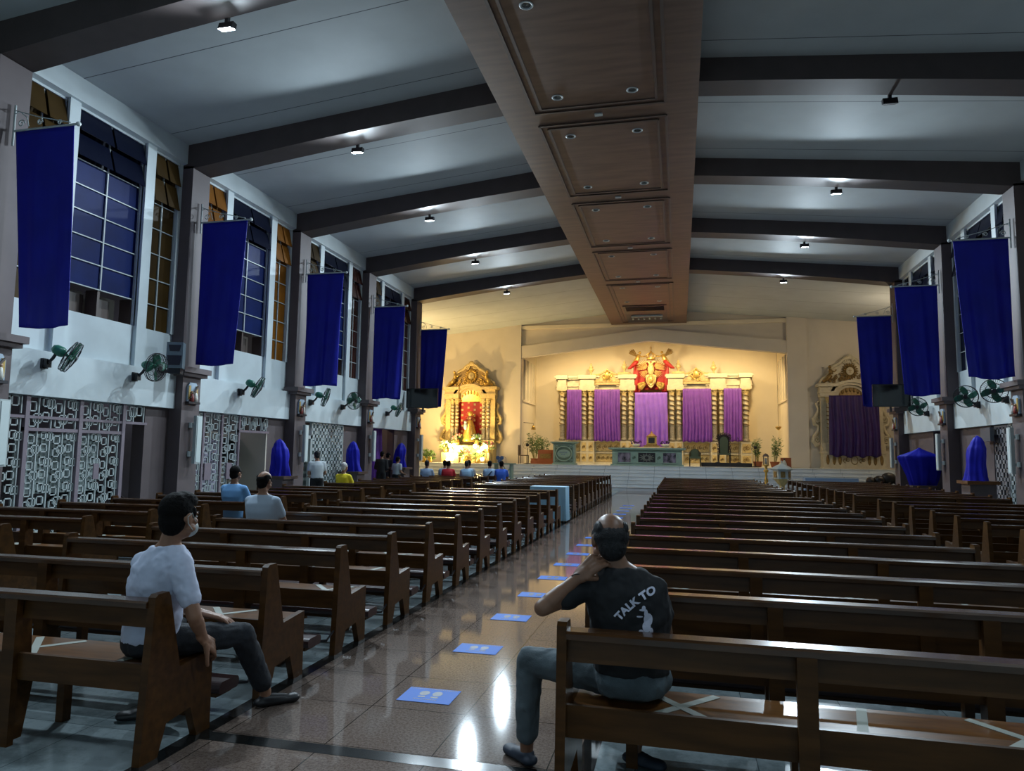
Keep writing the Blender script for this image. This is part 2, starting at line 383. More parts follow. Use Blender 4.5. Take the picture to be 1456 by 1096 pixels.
def bay(sgn, yf, k, wings, glass):
    """wall between frame whose far face is yf and the next one"""
    ya, yb = yf, yf+4.18
    xw = CX + sgn*9.55            # wall plane
    side = 'left' if sgn < 0 else 'right'
    mb = MB()
    mb.box(xw-sgn*.17, xw+sgn*.3, ya, yb, 2.52, 3.32)             # ledge band
    mb.box(xw, xw+sgn*.3, ya, yb, 3.32, 4.18)
    for a, b in ((ya+.02, ya+.10), (ya+1.00, ya+1.24), (ya+3.00, ya+3.26), (yb-.10, yb)):
        mb.box(xw-sgn*.03, xw+sgn*.3, a, b, 4.18, 8.15)
        if b-a > .2: mb.box(xw-sgn*.09, xw, a, b, 3.32, 8.15)
    mb.box(xw-sgn*.02, xw+sgn*.3, ya, yb, 8.08, 8.6)
    zc = roof_z(xw)
    mb.prism([(xw-sgn*.0, 8.12), (xw-sgn*.14, 8.16), (xw-sgn*.14, zc+.02), (xw, zc+.02)], ya, yb, 'y')
    struct(mb.build('wall_'+side, M_white))
    window_unit(sgn, xw+sgn*.05, ya+.10, ya+1.0, 4.18, 8.1, glass[0], 2, 7)
    window_unit(sgn, xw+sgn*.05, ya+1.24, ya+3.0, 4.18, 8.1, glass[1], 2, 7, low=True)
    window_unit(sgn, xw+sgn*.05, ya+3.26, yb-.10, 4.18, 8.1, glass[2], 2, 7)
    if wings is not None:
        w0, w1 = wings
        struct(MB().box(xw-sgn*.03, xw+sgn*.27, w0, w1, 0, 2.52).build('wall_'+side, M_brown))
for k, y in enumerate(BAYF[:-1]):
    far = y > 5
    wl = {9.43: (12.9, 13.61), 14.21: (17.5, 18.39), 18.99: (22.0, 23.17), 23.77: (26.5, 27.95)}.get(round(y, 2), (y+.0, y+4.18))
    wr = {18.99: (21.05, 23.17), 23.77: (25.4, 27.95)}.get(round(y, 2), (y+3.0, y+4.18) if far else (y, y+4.18))
    gl = [M_amber, M_bglass, M_amber]
    if round(y, 2) == 14.21: gl = [M_amber2, M_bglass, M_amber2]
    if y > 18: gl = [M_amber, M_bglass, M_redg]
    bay(-1, y, k, wl, gl); bay(1, y, k, wr, gl if y < 18 else [M_bdark, M_bglass, M_bdark])
# back of the nave behind the viewer, and the dark outside seen through the grilles
struct(MB().box(-15.5, 12.5, -8.2, -8, 0, 10).build('wall_rear', M_white))
M_out = pmat('outside_wall', (.07, .068, .075), .9, noise=.4, nscale=.8)
struct(MB().box(-15.7, -15.5, -8, 39, -.1, 9.0).build('outside_wall', M_out)); struct(MB().box(12.5, 12.7, -8, 39, -.1, 9.0).build('outside_wall', M_out))
lamp('outside_lamp', 'POINT', (-13.6, 12.0, 3.8), 14, (.85, .92, 1), None, .1)
lamp('outside_lamp', 'POINT', (-13.4, 17.2, 3.6), 60, (.85, .80, 1), None, .1)
lamp('outside_lamp', 'POINT', (-13.4, 21.0, 3.6), 90, (.80, .92, 1), None, .1)
lamp('outside_lamp', 'POINT', (-13.0, 25.6, 3.4), 60, (1, .66, .38), None, .1)
lamp('outside_lamp', 'POINT', (10.2, 20.0, 3.8), 60, (.85, .92, 1), None, .1)
lamp('outside_lamp', 'POINT', (9.8, 25.6, 3.4), 30, (1, .75, .5), None, .1)
# ------------------------------------------------------------------ transept, sanctuary shell
PF = 1.12                       # platform height
mb = MB(); YS = 33.45
for k in range(7):
    mb.box(-15.5, 12.5, YS+.33*k, 43.2, PF*k/7, PF*(k+1)/7-.018)
    mb.box(-15.5, 12.5, YS+.33*k-.02, 43.2, PF*(k+1)/7-.018, PF*(k+1)/7)
struct(mb.build('steps', M_steps))
YB = 38.4
def wall_piece(x0, x1, y0, y1, z0, z1, mt=M_cream, name='wall_front'):
    return struct(MB().box(x0, x1, y0, y1, z0, z1).build(name, mt))
def gable(x0, x1, y0, y1, zlow, zapex, top, name='wall_front', mt=M_cream):
    mb = MB(); h = zapex-zlow; W2 = 6.98
    pts = [(x0, zlow), (CX, zapex), (x1, zlow)]
    mb.prism([(x0, zlow), (CX, zapex), (CX, top+.02), (x0, top)], y0, y1, 'y'); mb.prism([(CX, zapex), (x1, zlow), (x1, top), (CX, top+.02)], y0, y1, 'y')
    return struct(mb.build(name, mt))
M_wallf = pmat('front_wall_plaster', (.66, .60, .50), .8, noise=.06, nscale=1)
wall_piece(-15.5, -9.52, YB, YB+.3, 0, 9.4, M_wallf); wall_piece(6.37, 12.5, YB, YB+.3, 0, 9.4, M_wallf)
wall_piece(-9.52, -8.57, YB-.10, YB+.3, 0, 9.5, M_wallf); wall_piece(5.42, 6.37, YB-.10, YB+.3, 0, 9.5, M_wallf)
gable(-8.57, 5.42, YB+.12, YB+.3, 7.5, 8.2, 9.6, mt=M_wallf)
mb = MB(); zl, za = 6.98, 7.78
for sx in (0, 1):
    xa = (-8.57, 5.42)[sx]
    mb.prism([(xa, zl), (CX, za), (CX, za+.66), (xa, zl+.66)], YB-.06, YB+.32, 'y')
struct(mb.build('lintel', M_wallf))
# recess
YR = 42.7
M_niche = pmat('niche_plaster', (.82, .73, .55), .8, noise=.05, nscale=1)
wall_piece(-8.75, 5.6, YR, YR+.2, 0, 9.0, M_niche)
for sgn, xx in ((-1, -8.57), (1, 5.47)):
    mb = MB(); x2 = xx+sgn*.25
    mb.box(xx, x2, YB+.3, YR, 0, 4.65); mb.box(xx, x2, YB+.3, YR, 7.05, 9.0); mb.box(xx, x2, 42.2, YR, 4.65, 7.05)
    for a in (38.7, 39.6, 40.6, 41.5): mb.box(xx, x2, a, a+.32, 4.65, 7.05)
    mb.box(xx-sgn*.06, x2, YB+.3, 42.25, 4.58, 4.68)
    struct(mb.build('wall_'+('left' if sgn < 0 else 'right'), M_niche)); struct(MB().box(x2, x2+sgn*.05, YB, YR, 4.5, 7.2).build('window_%d' % (90+sgn), M_bdark))
struct(MB().box(-8.8, 5.7, YB, YR+.2, 8.6, 8.8).build('ceiling', M_niche))
# transept side walls
wall_piece(-15.5, -14.4, 28.55, YB, 0, 9.2, M_cream, 'wall_left'); wall_piece(11.3, 12.5, 28.55, YB, 0, 9.2, M_cream, 'wall_right')
wall_piece(-15.5, -11.5, 28.2, 28.55, 0, 9.2, M_brown, 'wall_left'); wall_piece(8.4, 12.5, 28.2, 28.55, 0, 9.2, M_brown, 'wall_right')

# ------------------------------------------------------------------ pews
END = [(0, 0), (.13, 0), (.185, .155), (.375, .175), (.44, 0), (.555, 0), (.55, .45), (.27, .425), (.165, .82), (.15, .845), (.07, .845), (.05, .83)]
def end_mb(x, th=.045, cut=False):
    mb = MB(); mb.prism(END, x, x+th, 'x'); return mb
def make_pew(Lp, tapes, kside, kn=True):
    """rear edge at y = 0, from x = 0 to Lp; the kneeler behind it belongs to it"""
    t = thing('church_pew', 'x', 'pew')
    for x in (0, Lp-.045): end_mb(x).build('end_panel', M_wood, t)
    n = 2 if Lp > 2 else 1
    for k in range(n):
        x = Lp*(k+1)/(n+1)
        mb = MB(); mb.prism([(.05, .02), (.13, .02), (.18, .30), (.45, .38), (.45, .405), (.16, .405), (.14, .775), (.05, .775)], x-.025, x+.025, 'x')
        mb.box(x-.04, x+.04, .03, .07, 0, .775); mb.box(x-.025, x+.025, .4, .46, 0, .39); mb.build('support', M_wood, t)
    mb = MB(); mb.prism([(.035, .775), (.035, .80), (.045, .81), (.135, .81), (.155, .795), (.155, .77), (.13, .775)], .045, Lp-.045, 'x'); mb.build('top_rail', M_rail, t)
    MB().prism([(.07, .67), (.095, .67), (.115, .775), (.09, .775)], .045, Lp-.045, 'x').build('backrest_board', M_wood, t)
    MB().prism([(.06, .345), (.085, .345), (.085, .485), (.06, .485)], .045, Lp-.045, 'x').build('lower_board', M_wood, t)
    mb = MB(); rbox(mb, .045, Lp-.045, .09, .555, .405, .435, .012); mb.box(.045, Lp-.045, .50, .52, .33, .405); st = mb.build('seat', M_wood2, t)
    for cx, kind in tapes:
        mb = MB()
        for a, b in ((((cx-.17, .13), (cx+.17, .52)), ((cx+.17, .13), (cx-.17, .52))) if kind == 'x' else (((cx-.05, .12), (cx+.03, .54)),)):
            zt_ = .4365 if a[0] < b[0] or kind == 'i' else .4372; mb.bar((*a, zt_), (*b, zt_), .045, .002)
        mb.build('tape_mark', M_tape, st, label='white tape cross on the seat' if kind == 'x' else 'white tape strip across the seat')
    if kn:
        kt = MB()
        rbox(kt, .10, Lp-.02, -.385, -.19, .145, .215, .03); cu = kt.build('kneeler', M_cush, t, label='maroon padded kneeler')
        mb = MB(); mb.box(.12, Lp-.05, -.37, -.22, .125, .147)
        mb.build('kneeler_board', M_wood, cu)
        for x in (.3, Lp-.3):
            MB().box(x-.03, x+.03, -.36, -.24, 0, .13).build('kneeler_leg', M_wood, cu)
        MB().tube([(Lp-.1, -.20, .15), (Lp-.02, -.1, .14), (Lp-.02, .05, .2)], .009, 6).build('hinge_rod', M_dark, cu)
    return t
def pew_row(protos, x, ys, block, group, rz=0.0):
    for i, y in enumerate(ys):
        q = i % 3 if i else 3
        T, used = protos[q]
        if not used: o = T[0]; protos[q] = (T, True)
        else: o = inst(T)
        o.location = (x, y, 0); o.rotation_euler = (0, 0, rz)
        tag(o, 'dark wooden pew in the %s, %s row from camera' % (block, ORD[i]), 'pew', group)
def protos(Lp, n=3, **k):
    out = []
    for q in range(n):
        tp = [[(Lp*.17, 'x'), (Lp*.42, 'i'), (Lp*.62, 'x'), (Lp*.88, 'i')], [(Lp*.3, 'x'), (Lp*.55, 'i'), (Lp*.80, 'x')], [(Lp*.12, 'i'), (Lp*.5, 'x'), (Lp*.9, 'x')]][q]
        out.append((tree(make_pew(Lp, tp, 1, **k)), False))
    out.append((tree(make_pew(Lp, [(Lp*.17, 'x'), (Lp*.42, 'i'), (Lp*.62, 'x'), (Lp*.88, 'i')], 1, kn=False)), False))      # the last row at the back has no kneeler behind it
    return out
yL = [3.22+1.045*i for i in range(13)] + [18.25+1.02*j for j in range(11)]
yR = [3.22+1.01*i for i in range(13)] + [17.74+1.02*j for j in range(10)]
pew_row(protos(2.70), -5.37, yL, 'block left of the aisle', 'pews left of the aisle')
pew_row(protos(3.17), -.55, yR, 'block right of the aisle', 'pews right of the aisle', -.012)
yL2 = [4.7+1.03*i for i in range(11)] + [17.0+1.02*j for j in range(11)]
pew_row(protos(2.50), -9.05, yL2, 'block by the left wall', 'pews by the left wall')
yR2 = [8.0+.985*i for i in range(8)] + [16.9+.975*j for j in range(11)]
pew_row(protos(3.05), 3.70, yR2, 'block by the right wall', 'pews by the right wall')

# ------------------------------------------------------------------ floodlights
def floodlight(x, y, on, lbl):
    t = thing('floodlight', lbl, 'floodlight', (x, y+.02, 8.52), 0, 'floodlights under the ceiling beams')
    MB().box(-.03, .03, -.03, .03, -.06, .10).build('bracket', M_dark, t)
    mb = MB(); mb.prism([(-.07, -.20), (.05, -.16), (.07, -.06), (-.03, -.06)], -.13, .13, 'x'); mb.build('housing', M_dark, t)
    MB().prism([(-.072, -.195), (.05, -.165), (.05, -.155), (-.072, -.185)], -.11, .11, 'x').build('lens', M_lens if on else M_chrome, t)
fi = 0
for x, y, on in FLOODS:
    side = 'left' if x < 0 else 'right'
    nth = round((y-9.43)/4.78) - (0 if x < 0 else 1)
    if x > 0 and y < 14: continue
    floodlight(x, y, on, ('glowing' if on else 'unlit') + ' floodlight under the %s beam from camera on the %s side' % (ORD[nth], side))
# ------------------------------------------------------------------ banners and their brackets
def banner(sgn, y, i, seed, nm):
    rnd = random.Random(seed); x0 = CX+sgn*9.2; d = -sgn
    t = thing('banner_bracket', 'white scrolled iron bracket on the %s, above its blue banner' % nm, 'bracket', (x0, y, 6.85), 0, 'banner brackets on the pillars')
    MB().tube([(0, 0, -.25), (0, 0, .45)], .018, 8).build('wall_bar', M_iron, t)
    mb = MB(); mb.tube([(0, 0, 0), (d*1.26, 0, 0)], .020, 8); mb.ell((d*1.30, 0, 0), .04, n=10); mb.build('rod', M_iron, t)
    mb = MB(); mb.tube([(0, 0, .36), (d*.5, 0, .20), (d*1.15, 0, .04)], .009, 6)
    for cx, cz, r in ((.15, .12, .07), (.52, .11, .055), (.92, .07, .045)):
        pts = [(d*(cx+r*(1-k/22)*math.cos(k*.5)), 0, cz+r*(1-k/22)*math.sin(k*.5)) for k in range(18)]
        mb.tube(pts, .010, 6)
    mb.tube([(0, 0, .30), (d*.10, 0, .33), (d*.25, 0, .22), (d*.3, 0, .06)], .009, 6)
    mb.build('scroll', M_iron, t)
    ph = rnd.random()*6; am = .6 if i < 2 else 1.5
    off = .55 if (sgn < 0 and i == 0) else 0
    top_w = 1.17; bot_w = 1.0
    def f(u, v):
        w = top_w+(bot_w-top_w)*v; shift = .02*v+off*v*.6 if True else 0
        px = x0 + d*(.05 + u*w + shift + (.03*math.sin(3+ph)*v))
        a = am*(v**.7)
        py = y + .035*a*math.sin(u*9+ph) + .02*a*math.sin(u*23+ph*2+v*2) + .05*math.sin(v*4+ph)*(u-.5)*am*v + (.04*math.sin(v*PI*.5))*(1 if i == 0 else .3)
        pz = 6.83 - v*3.30 - .02*math.sin(u*PI)*v + .03*math.sin(u*7+ph)*v*v*am*.6
        return (px, py, pz)
    mb = MB(); mb.grid(f, 36, 40)
    o = mb.build('banner', M_blue, None, True)
    sm = o.modifiers.new('cloth', 'SOLIDIFY'); sm.thickness = .006
    tag(o, 'long blue cloth banner hanging from the %s' % nm, 'banner', 'blue banners along the nave')
LN = ['left pillar nearest the camera', 'second pillar of the left wall', 'third pillar of the left wall', 'fourth pillar of the left wall', 'farthest pillar of the left wall']
RN = {2: 'right pillar nearest the camera', 3: 'middle pillar of the right wall', 4: 'farthest pillar of the right wall'}
for i in range(5): banner(-1, 9.13+4.78*i, i, 3+i, LN[i])
for i in (2, 3, 4): banner(1, 9.0+4.78*i, i, 11+i, RN[i])
# ------------------------------------------------------------------ wall fans
def make_fan(R=.29):
    t = thing('wall_fan', 'x', 'fan')       # local: wall at x = 0, fan out along +x and facing along +y by rotation of head
    mb = MB(); mb.box(0, .05, -.06, .06, -.28, -.10); mb.box(.04, .13, -.05, .05, -.26, -.12); mb.build('wall_bracket', M_black, t)
    MB().tube([(.10, 0, -.18), (.2, 0, -.10), (.26, 0, -.02)], .028, 8).build('arm', M_dark, t)
    h = bpy.data.objects.new('fan_head', None); 
    mb = MB(); mb.lathe([(.0, -.30), (.05, -.30), (.085, -.25), (.095, -.15), (.08, -.10), (.03, -.06), (.03, .0)], (.28, 0, .05), 16, 'y')
    m1 = mb.build('motor', M_green, t, True)
    mb = MB()
    for rr, yy in ((R, .02), (R*.98, -.03), (R*.98, .07), (R*.62, .095), (R*.3, .11), (R*.62, -.055)):
        mb.tube([(.28+rr*math.cos(a*PI/14), yy, .05+rr*math.sin(a*PI/14)) for a in range(28)], .006 if rr < R else .010, 5, closed=True)
    for k in range(36):
        a = k*PI/18; c, s_ = math.cos(a), math.sin(a)
        mb.tube([(.28+r_*c, yy, .05+r_*s_) for r_, yy in ((.06, .115), (R*.6, .095), (R*.98, .07), (R, .02), (R*.98, -.03), (R*.55, -.06), (.08, -.07))], .0026, 3, cap=False)
    mb.lathe([(.06, .11), (.05, .125), (.0, .125)], (.28, 0, .05), 14, 'y')
    m2 = mb.build('guard', M_dark, t)
    ms = [m1, m2]
    for k in range(4):
        a0 = k*PI/2; mb = MB()
        def bl(u, v, a0=a0):
            rr = .03+u*(R*.86); wdt = .16*math.sin(.35+u*2.2)*1.0; a = a0+ (v-.5)*wdt/max(rr, .06)*1.1 - u*.35
            return (.28+rr*math.cos(a), .02+(v-.5)*.07, .05+rr*math.sin(a))
        mb.grid(bl, 8, 5); o = mb.build('blade', M_green, t, True); sm = o.modifiers.new('t', 'SOLIDIFY'); sm.thickness = .004
        ms.append(o)
    return t, ms
def place_fan(sgn, y, head_deg, tilt, lbl, z=3.28):
    """the head turns about a vertical pin on the arm"""
    t, ms = make_fan()
    tag(t, lbl, 'fan', 'green wall fans')
    t.location = (CX+sgn*9.38, y, z); t.rotation_euler = (0, 0, PI if sgn > 0 else 0)
    P = Matrix.Translation((.28, 0, .05)); a = math.radians(head_deg)
    Rm = P @ Matrix.Rotation(a, 4, 'Z') @ Matrix.Rotation(math.radians(tilt), 4, 'X') @ Matrix.Translation((-.0, .22, 0)) @ P.inverted()
    for o in ms: o.matrix_basis = Rm
fans = [(-1, 10.2, -50, -28, 'wall fan on the left white ledge nearest the camera'), (-1, 12.35, -88, -12, 'wall fan beside the loudspeaker on the left wall'),
        (-1, 15.95, -52, -26, 'single wall fan on the second left ledge, between two blue banners'), (-1, 19.5, -66, -18, 'nearer wall fan on the third left ledge'),
        (-1, 21.6, -112, -8, 'farther wall fan on the third left ledge'), (-1, 25.3, -66, -20, 'wall fan left of the left television')]
for f in fans: place_fan(*f)
for f in [(1, 21.3, -28, -8, 'wall fan on the right ledge just behind the middle pillar'), (1, 19.6, -24, -8, 'wall fan under the nearest right blue banner'), (1, 25.3, -24, -8, 'wall fan below the middle right blue banner')]: place_fan(*f)
# ------------------------------------------------------------------ pictures of the stations, tube lights
M_st = {c: pmat('station_'+n, c, .5) for n, c in (('sky', (.35, .45, .55)), ('gold', (.5, .33, .08)), ('robe', (.30, .05, .04)), ('skin', (.45, .28, .18)), ('white', (.6, .6, .55)))}
SM = [MATS['station_'+n] for n in ('sky', 'gold', 'robe', 'skin', 'white')]
def station(sgn, i, nm):
    x0 = CX+sgn*9.2; d = -sgn; y = 9.13+4.78*i
    t = thing('station_picture', 'small painted relief of robed figures on the %s' % nm, 'relief', (x0, y, 2.69), 0, 'painted reliefs on the pillars')
    MB().prism([(-.17, 0), (.17, 0), (.17, .34), (.10, .43), (-.10, .43), (-.17, .34)], 0, d*.04, 'x').build('plaque', SM[0], t)
    mb = MB(); mb.box(0, d*.10, -.19, .19, -.05, 0); mb.build('ledge', M_dark, t)
    mb = MB(); mb.box(d*.04, d*.055, -.15, -.09, .05, .36); mb.box(d*.04, d*.055, .09, .15, .05, .36); mb.build('border', SM[1], t)
    for yy, h_, mt in ((-.07, .24, 2), (.06, .28, 4)):
        mb = MB(); mb.lathe([(.045, 0), (.05, .08), (.03, h_*.7), (.012, h_*.75)], (d*.07, yy, .0), 8); mb.build('robed_figure', SM[mt], t, True)
        MB().ell((d*.07, yy, h_*.75+.03), .03, n=8).build('figure_head', SM[3], t, True)
    MB().bar((d*.08, -.13, .08), (d*.08, .12, .36), .03).build('wooden_cross', M_moul, t)
def tube_light(sgn, i, nm):
    x0 = CX+sgn*9.2; d = -sgn; y = 9.13+4.78*i + .10
    t = thing('wall_light', 'unlit tall white fluorescent fitting on the %s' % nm, 'wall light', (x0, y, 1.30), 0, 'white tube fittings on the pillars')
    MB().box(d*.10, d*.18, -.10, .10, 0, 1.08).build('casing', M_iron, t)
    MB().box(d*.175, d*.19, -.07, .07, .03, 1.05).build('diffuser', pmat('frosted_cover', (.60, .68, .68), .3), t)
    for z in (.22, .86):
        mb = MB(); mb.box(0, d*.11, -.10, .03, z-.03, z+.03); mb.lathe([(.05, -.06), (.05, .06)], (d*.03, -.10, z), 8); mb.build('clamp', M_iron, t)
for i in range(5):
    station(-1, i, LN[i]); tube_light(-1, i, LN[i])
for i in (2, 3, 4):
    station(1, i, RN[i]); tube_light(1, i, RN[i])
# ------------------------------------------------------------------ televisions, loudspeaker, camera
def tv(x0, x1, y, rz, lbl):
    t = thing('television', lbl, 'television', ((x0+x1)/2, y, 3.86), rz, 'wall televisions'); w = (x1-x0)/2
    MB().box(-w, w, 0, .06, -.39, .39).build('screen', M_screen, t)
    mb = MB(); 
    for a, b in (((-w, -.01, -.39), (w, -.01, -.39)), ((-w, -.01, .39), (w, -.01, .39)), ((-w, -.01, -.39), (-w, -.01, .39)), ((w, -.01, -.39), (w, -.01, .39))): mb.bar(a, b, .03)
    mb.build('bezel', M_black, t); 
    mb = MB(); mb.box(-.1, .1, .05, .16, -.15, .15); mb.box(-.03, .03, .08, .14, -.56, -.1); mb.build('bracket', M_dark, t)
tv(-10.98, -9.62, 27.5, math.radians(-2), 'black flat television on bracket by the farthest left pillar')
tv(6.72, 7.95, 27.5, math.radians(4), 'black flat television on bracket by the farthest right pillar')
t = thing('loudspeaker', 'grey plastic loudspeaker on the first left ledge, beside the second pillar', 'speaker', (-10.62, 13.2, 3.36), math.radians(20))
mb = MB(); mb.prism([(-.17, -.14), (.17, -.14), (.13, .15), (-.13, .15)], 0, .56, 'z'); mb.build('cabinet', pmat('grey_plastic', (.16, .21, .24), .5), t)
MB().prism([(-.12, .06), (.12, .06), (.15, .27), (-.15, .27)], -.142, -.152, 'y').build('grille', M_dark, t)
MB().prism([(-.10, .36), (.10, .36), (.13, .50), (-.13, .50)], -.14, -.15, 'y').build('horn', M_black, t)
mb = MB(); mb.box(-.12, .12, -.1, .1, -.12, 0); mb.box(-.40, -.05, -.03, .03, -.10, -.04); mb.build('mount', M_black, t)
t = thing('security_camera', 'white bullet security camera on the left pillar nearest the camera', 'camera', (-10.72, 8.86, 3.70))
MB().lathe([(.05, 0), (.05, .2), (.035, .24)], (0, 0, 0), 12, 'y').build('housing', M_iron, t, True, angle=40); MB().box(-.05, .0, .05, .12, -.02, .02).build('bracket', M_iron, t)
# ------------------------------------------------------------------ grille screens between the pillars
def grille_mb(mb, x, y0, y1, z0, z1, cell=.30, w=.020, dp=.03):
    """nested interlocked rectangles"""
    ny = max(1, round((y1-y0)/cell)); nz = max(1, round((z1-z0)/(cell*.9))); cy = (y1-y0)/ny; cz = (z1-z0)/nz
    def rect(a, b, c, d_):
        mb.box(x-dp/2, x+dp/2, a, b, c, c+w); mb.box(x-dp/2, x+dp/2, a, b, d_-w, d_); mb.box(x-dp/2, x+dp/2, a, a+w, c, d_); mb.box(x-dp/2, x+dp/2, b-w, b, c, d_)
    for i in range(ny):
        for j in range(nz):
            a, c = y0+i*cy, z0+j*cz; o = (i % 2)*cz*.35
            rect(a+cy*.08, a+cy*.62, max(z0, c+cz*.05+o), min(z1, c+cz*.72+o))
            if (i+j) % 2 == 0: rect(a+cy*.40, a+cy*1.05, c+cz*.3, min(z1, c+cz*.95))
        yy = y0+i*cy+cy*.8; mb.box(x-dp/2, x+dp/2, yy-w/2, yy+w/2, z0, z1)
    return mb
def block_mb(mb, x, y0, y1, z0, z1, c=.20):
    ny = round((y1-y0)/c); nz = round((z1-z0)/c); cy = (y1-y0)/ny; cz = (z1-z0)/nz
    for i in range(ny+1): yy = y0+i*cy; mb.box(x-.04, x+.04, yy-.035, yy+.035, z0, z1)
    for j in range(nz+1): zz = z0+j*cz; mb.box(x-.04, x+.04, y0, y1, zz-.045, zz+.045)
    for i in range(ny):
        for j in range(nz):
            if (i*2+j) % 3 == 0: a, b = y0+i*cy, z0+j*cz; mb.box(x-.03, x+.03, a, a+cy, b+cz*.35, b+cz)
    return mb
M_post = pmat('mauve_steel', (.20, .16, .19), .5)
M_sheet = pmat('pale_sheet', (.40, .47, .46), .6, noise=.1, nscale=3)
gx = CX-9.5
t = thing('metal_screen', 'white geometric iron screen under the first left ledge', 'screen', (gx, 0, 0))
for y0, y1, z0, z1 in ((9.45, 10.0, 0.05, 2.12), (10.08, 11.14, .05, 1.90), (11.22, 12.2, .05, 1.90), (9.45, 10.0, 2.2, 2.5), (10.08, 11.14, 1.96, 2.5), (11.22, 12.2, 1.96, 2.5), (12.3, 12.88, 2.17, 2.5)):
    grille_mb(MB(), 0, y0, y1, z0, z1, .27).build('lattice_panel', M_iron, t)
mb = MB()
for yy in (10.04, 11.18, 12.25): mb.box(-.05, .05, yy-.04, yy+.04, 0, 2.52)
mb.box(-.04, .04, 9.43, 12.9, 2.12, 2.17); mb.box(-.04, .04, 10.0, 12.25, 1.90, 1.96); mb.build('frame', M_post, t)
MB().box(.03, .05, 11.55, 11.68, 1.02, 1.32).build('lock_plate', M_post, t)
t = thing('white_board', 'pale white board on posts behind the first left iron screen', 'board', (gx-.32, 0, 0)); MB().box(-.02, .02, 10.15, 11.95, .78, 1.86).build('panel', M_sheet, t)
for yy in (10.4, 11.7): MB().box(-.06, -.02, yy-.03, yy+.03, 0, 1.8).build('leg', M_post, t)
t = thing('metal_screen', 'white geometric iron screen under the second left ledge', 'screen', (gx, 0, 0))
for y0, y1, z0, z1 in ((14.23, 14.75, .05, 2.5), (14.8, 15.45, .05, 2.5), (15.5, 16.15, .05, 2.5), (16.2, 17.48, 2.14, 2.5)):
    grille_mb(MB(), 0, y0, y1, z0, z1, .27).build('lattice_panel', M_iron, t)
mb = MB()
for yy in (14.77, 15.47, 16.18): mb.box(-.04, .04, yy-.03, yy+.03, 0, 2.52)
mb.box(-.05, .05, 16.15, 17.5, 2.08, 2.14); mb.build('frame', M_post, t)
mb = MB(); mb.box(-.03, .05, 14.85, 15.1, .9, 1.3); mb.box(-.03, .05, 15.7, 15.9, .9, 1.3); mb.build('lock_plate', M_post, t)
tag(MB().box(gx-.5, gx-.45, 14.2, 16.1, 0, 1.9).build('white_board', pmat('lilac_sheet', (.42, .40, .50), .6)), 'lilac board behind the second left iron screen', 'board')
# white booth with a dark notice window beyond the second screen
struct(MB().box(gx-1.0, gx-.95, 16.2, 17.5, 0, 2.1).build('wall_left', M_cream)); struct(MB().box(gx-1.0, gx-.0, 17.45, 17.5, 0, 2.1).build('wall_left', M_cream))
t = thing('notice_case', 'dark glazed notice case on the pale wall behind the second left opening', 'notice case', (gx-.93, 16.95, 1.3))
MB().box(0, .04, -.42, .42, 0, .65).build('case', M_moul, t); MB().box(.04, .05, -.36, .36, .05, .6).build('glass', M_screen, t); MB().box(.05, .055, -.28, -.18, .2, .5).build('paper_slip', M_sheet, t)
t = thing('block_screen', 'pale pierced block screen under the third left ledge', 'screen', (gx, 0, 0))
block_mb(MB(), 0, 19.9, 21.95, .05, 2.5, .21).build('block_lattice', M_iron, t)
mb = MB(); mb.box(-.05, .05, 19.0, 19.1, 0, 2.1); mb.box(-.05, .05, 19.8, 19.9, 0, 2.1); mb.box(-.05, .05, 19.0, 19.9, 2.0, 2.1); mb.build('door_frame', M_iron, t)
tag(MB().box(gx-.5, gx-.46, 19.0, 22.0, .2, 2.3).build('white_board', M_sheet), 'bright pale panel behind the third left block screen', 'board')
t = thing('block_screen', 'grey and white pierced block screen under the right ledge', 'screen', (CX+9.5, 0, 0))
block_mb(MB(), 0, 19.1, 19.9, .05, 2.5, .21).build('block_lattice', M_iron, t); block_mb(MB(), 0, 19.95, 20.7, .05, 2.45, .21).build('block_lattice', pmat('grey_block', (.20, .19, .20), .8), t)
MB().box(-.06, .06, 20.72, 21.05, 0, 2.2).build('side_post', M_brown, t)
tag(MB().box(CX+9.98, CX+10.02, 19.0, 20.8, .2, 2.5).build('white_board', M_sheet), 'pale board behind the right block screen', 'board')
tag(MB().box(CX+9.25, CX+9.34, 20.4, 21.0, 2.1, 2.45).build('wall_box', pmat('grey_plastic2', (.08, .09, .10), .4)), 'dark grey box above the right block screen', 'box')
# parked motorcycle seen through the first left opening
t = thing('motorcycle', 'dark motorcycle parked outside the first left opening', 'motorcycle', (gx-1.6, 13.1, 0), math.radians(70))
for x in (-.62, .62):
    w = MB().tube([(x+.27*math.cos(a*PI/12), 0, .30+.27*math.sin(a*PI/12)) for a in range(24)], .045, 8, closed=True).build('wheel', M_black, t, True)
    mb = MB(); mb.lathe([(.06, -.04), (.06, .04)], (x, 0, .30), 10, 'y')
    for k in range(6): mb.bar((x, 0, .3), (x+.25*math.cos(k*PI/3), 0, .3+.25*math.sin(k*PI/3)), .02)
    mb.build('rim', M_chrome, w)
mb = MB(); mb.ell((.1, 0, .72), .30, .13, .13); mb.ell((-.4, 0, .66), .35, .12, .08); mb.ell((.0, 0, .42), .22, .12, .18); mb.bar((.62, 0, .3), (.45, 0, .95), .06); mb.build('body', M_dark, t, True)
mb = MB(); mb.tube([(.38, -.3, .98), (.46, 0, 1.0), (.38, .3, .98)], .015, 6); mb.build('handlebar', M_chrome, t)
MB().ell((.55, 0, .88), .08, .09, .09).build('headlight', M_iron, t, True)
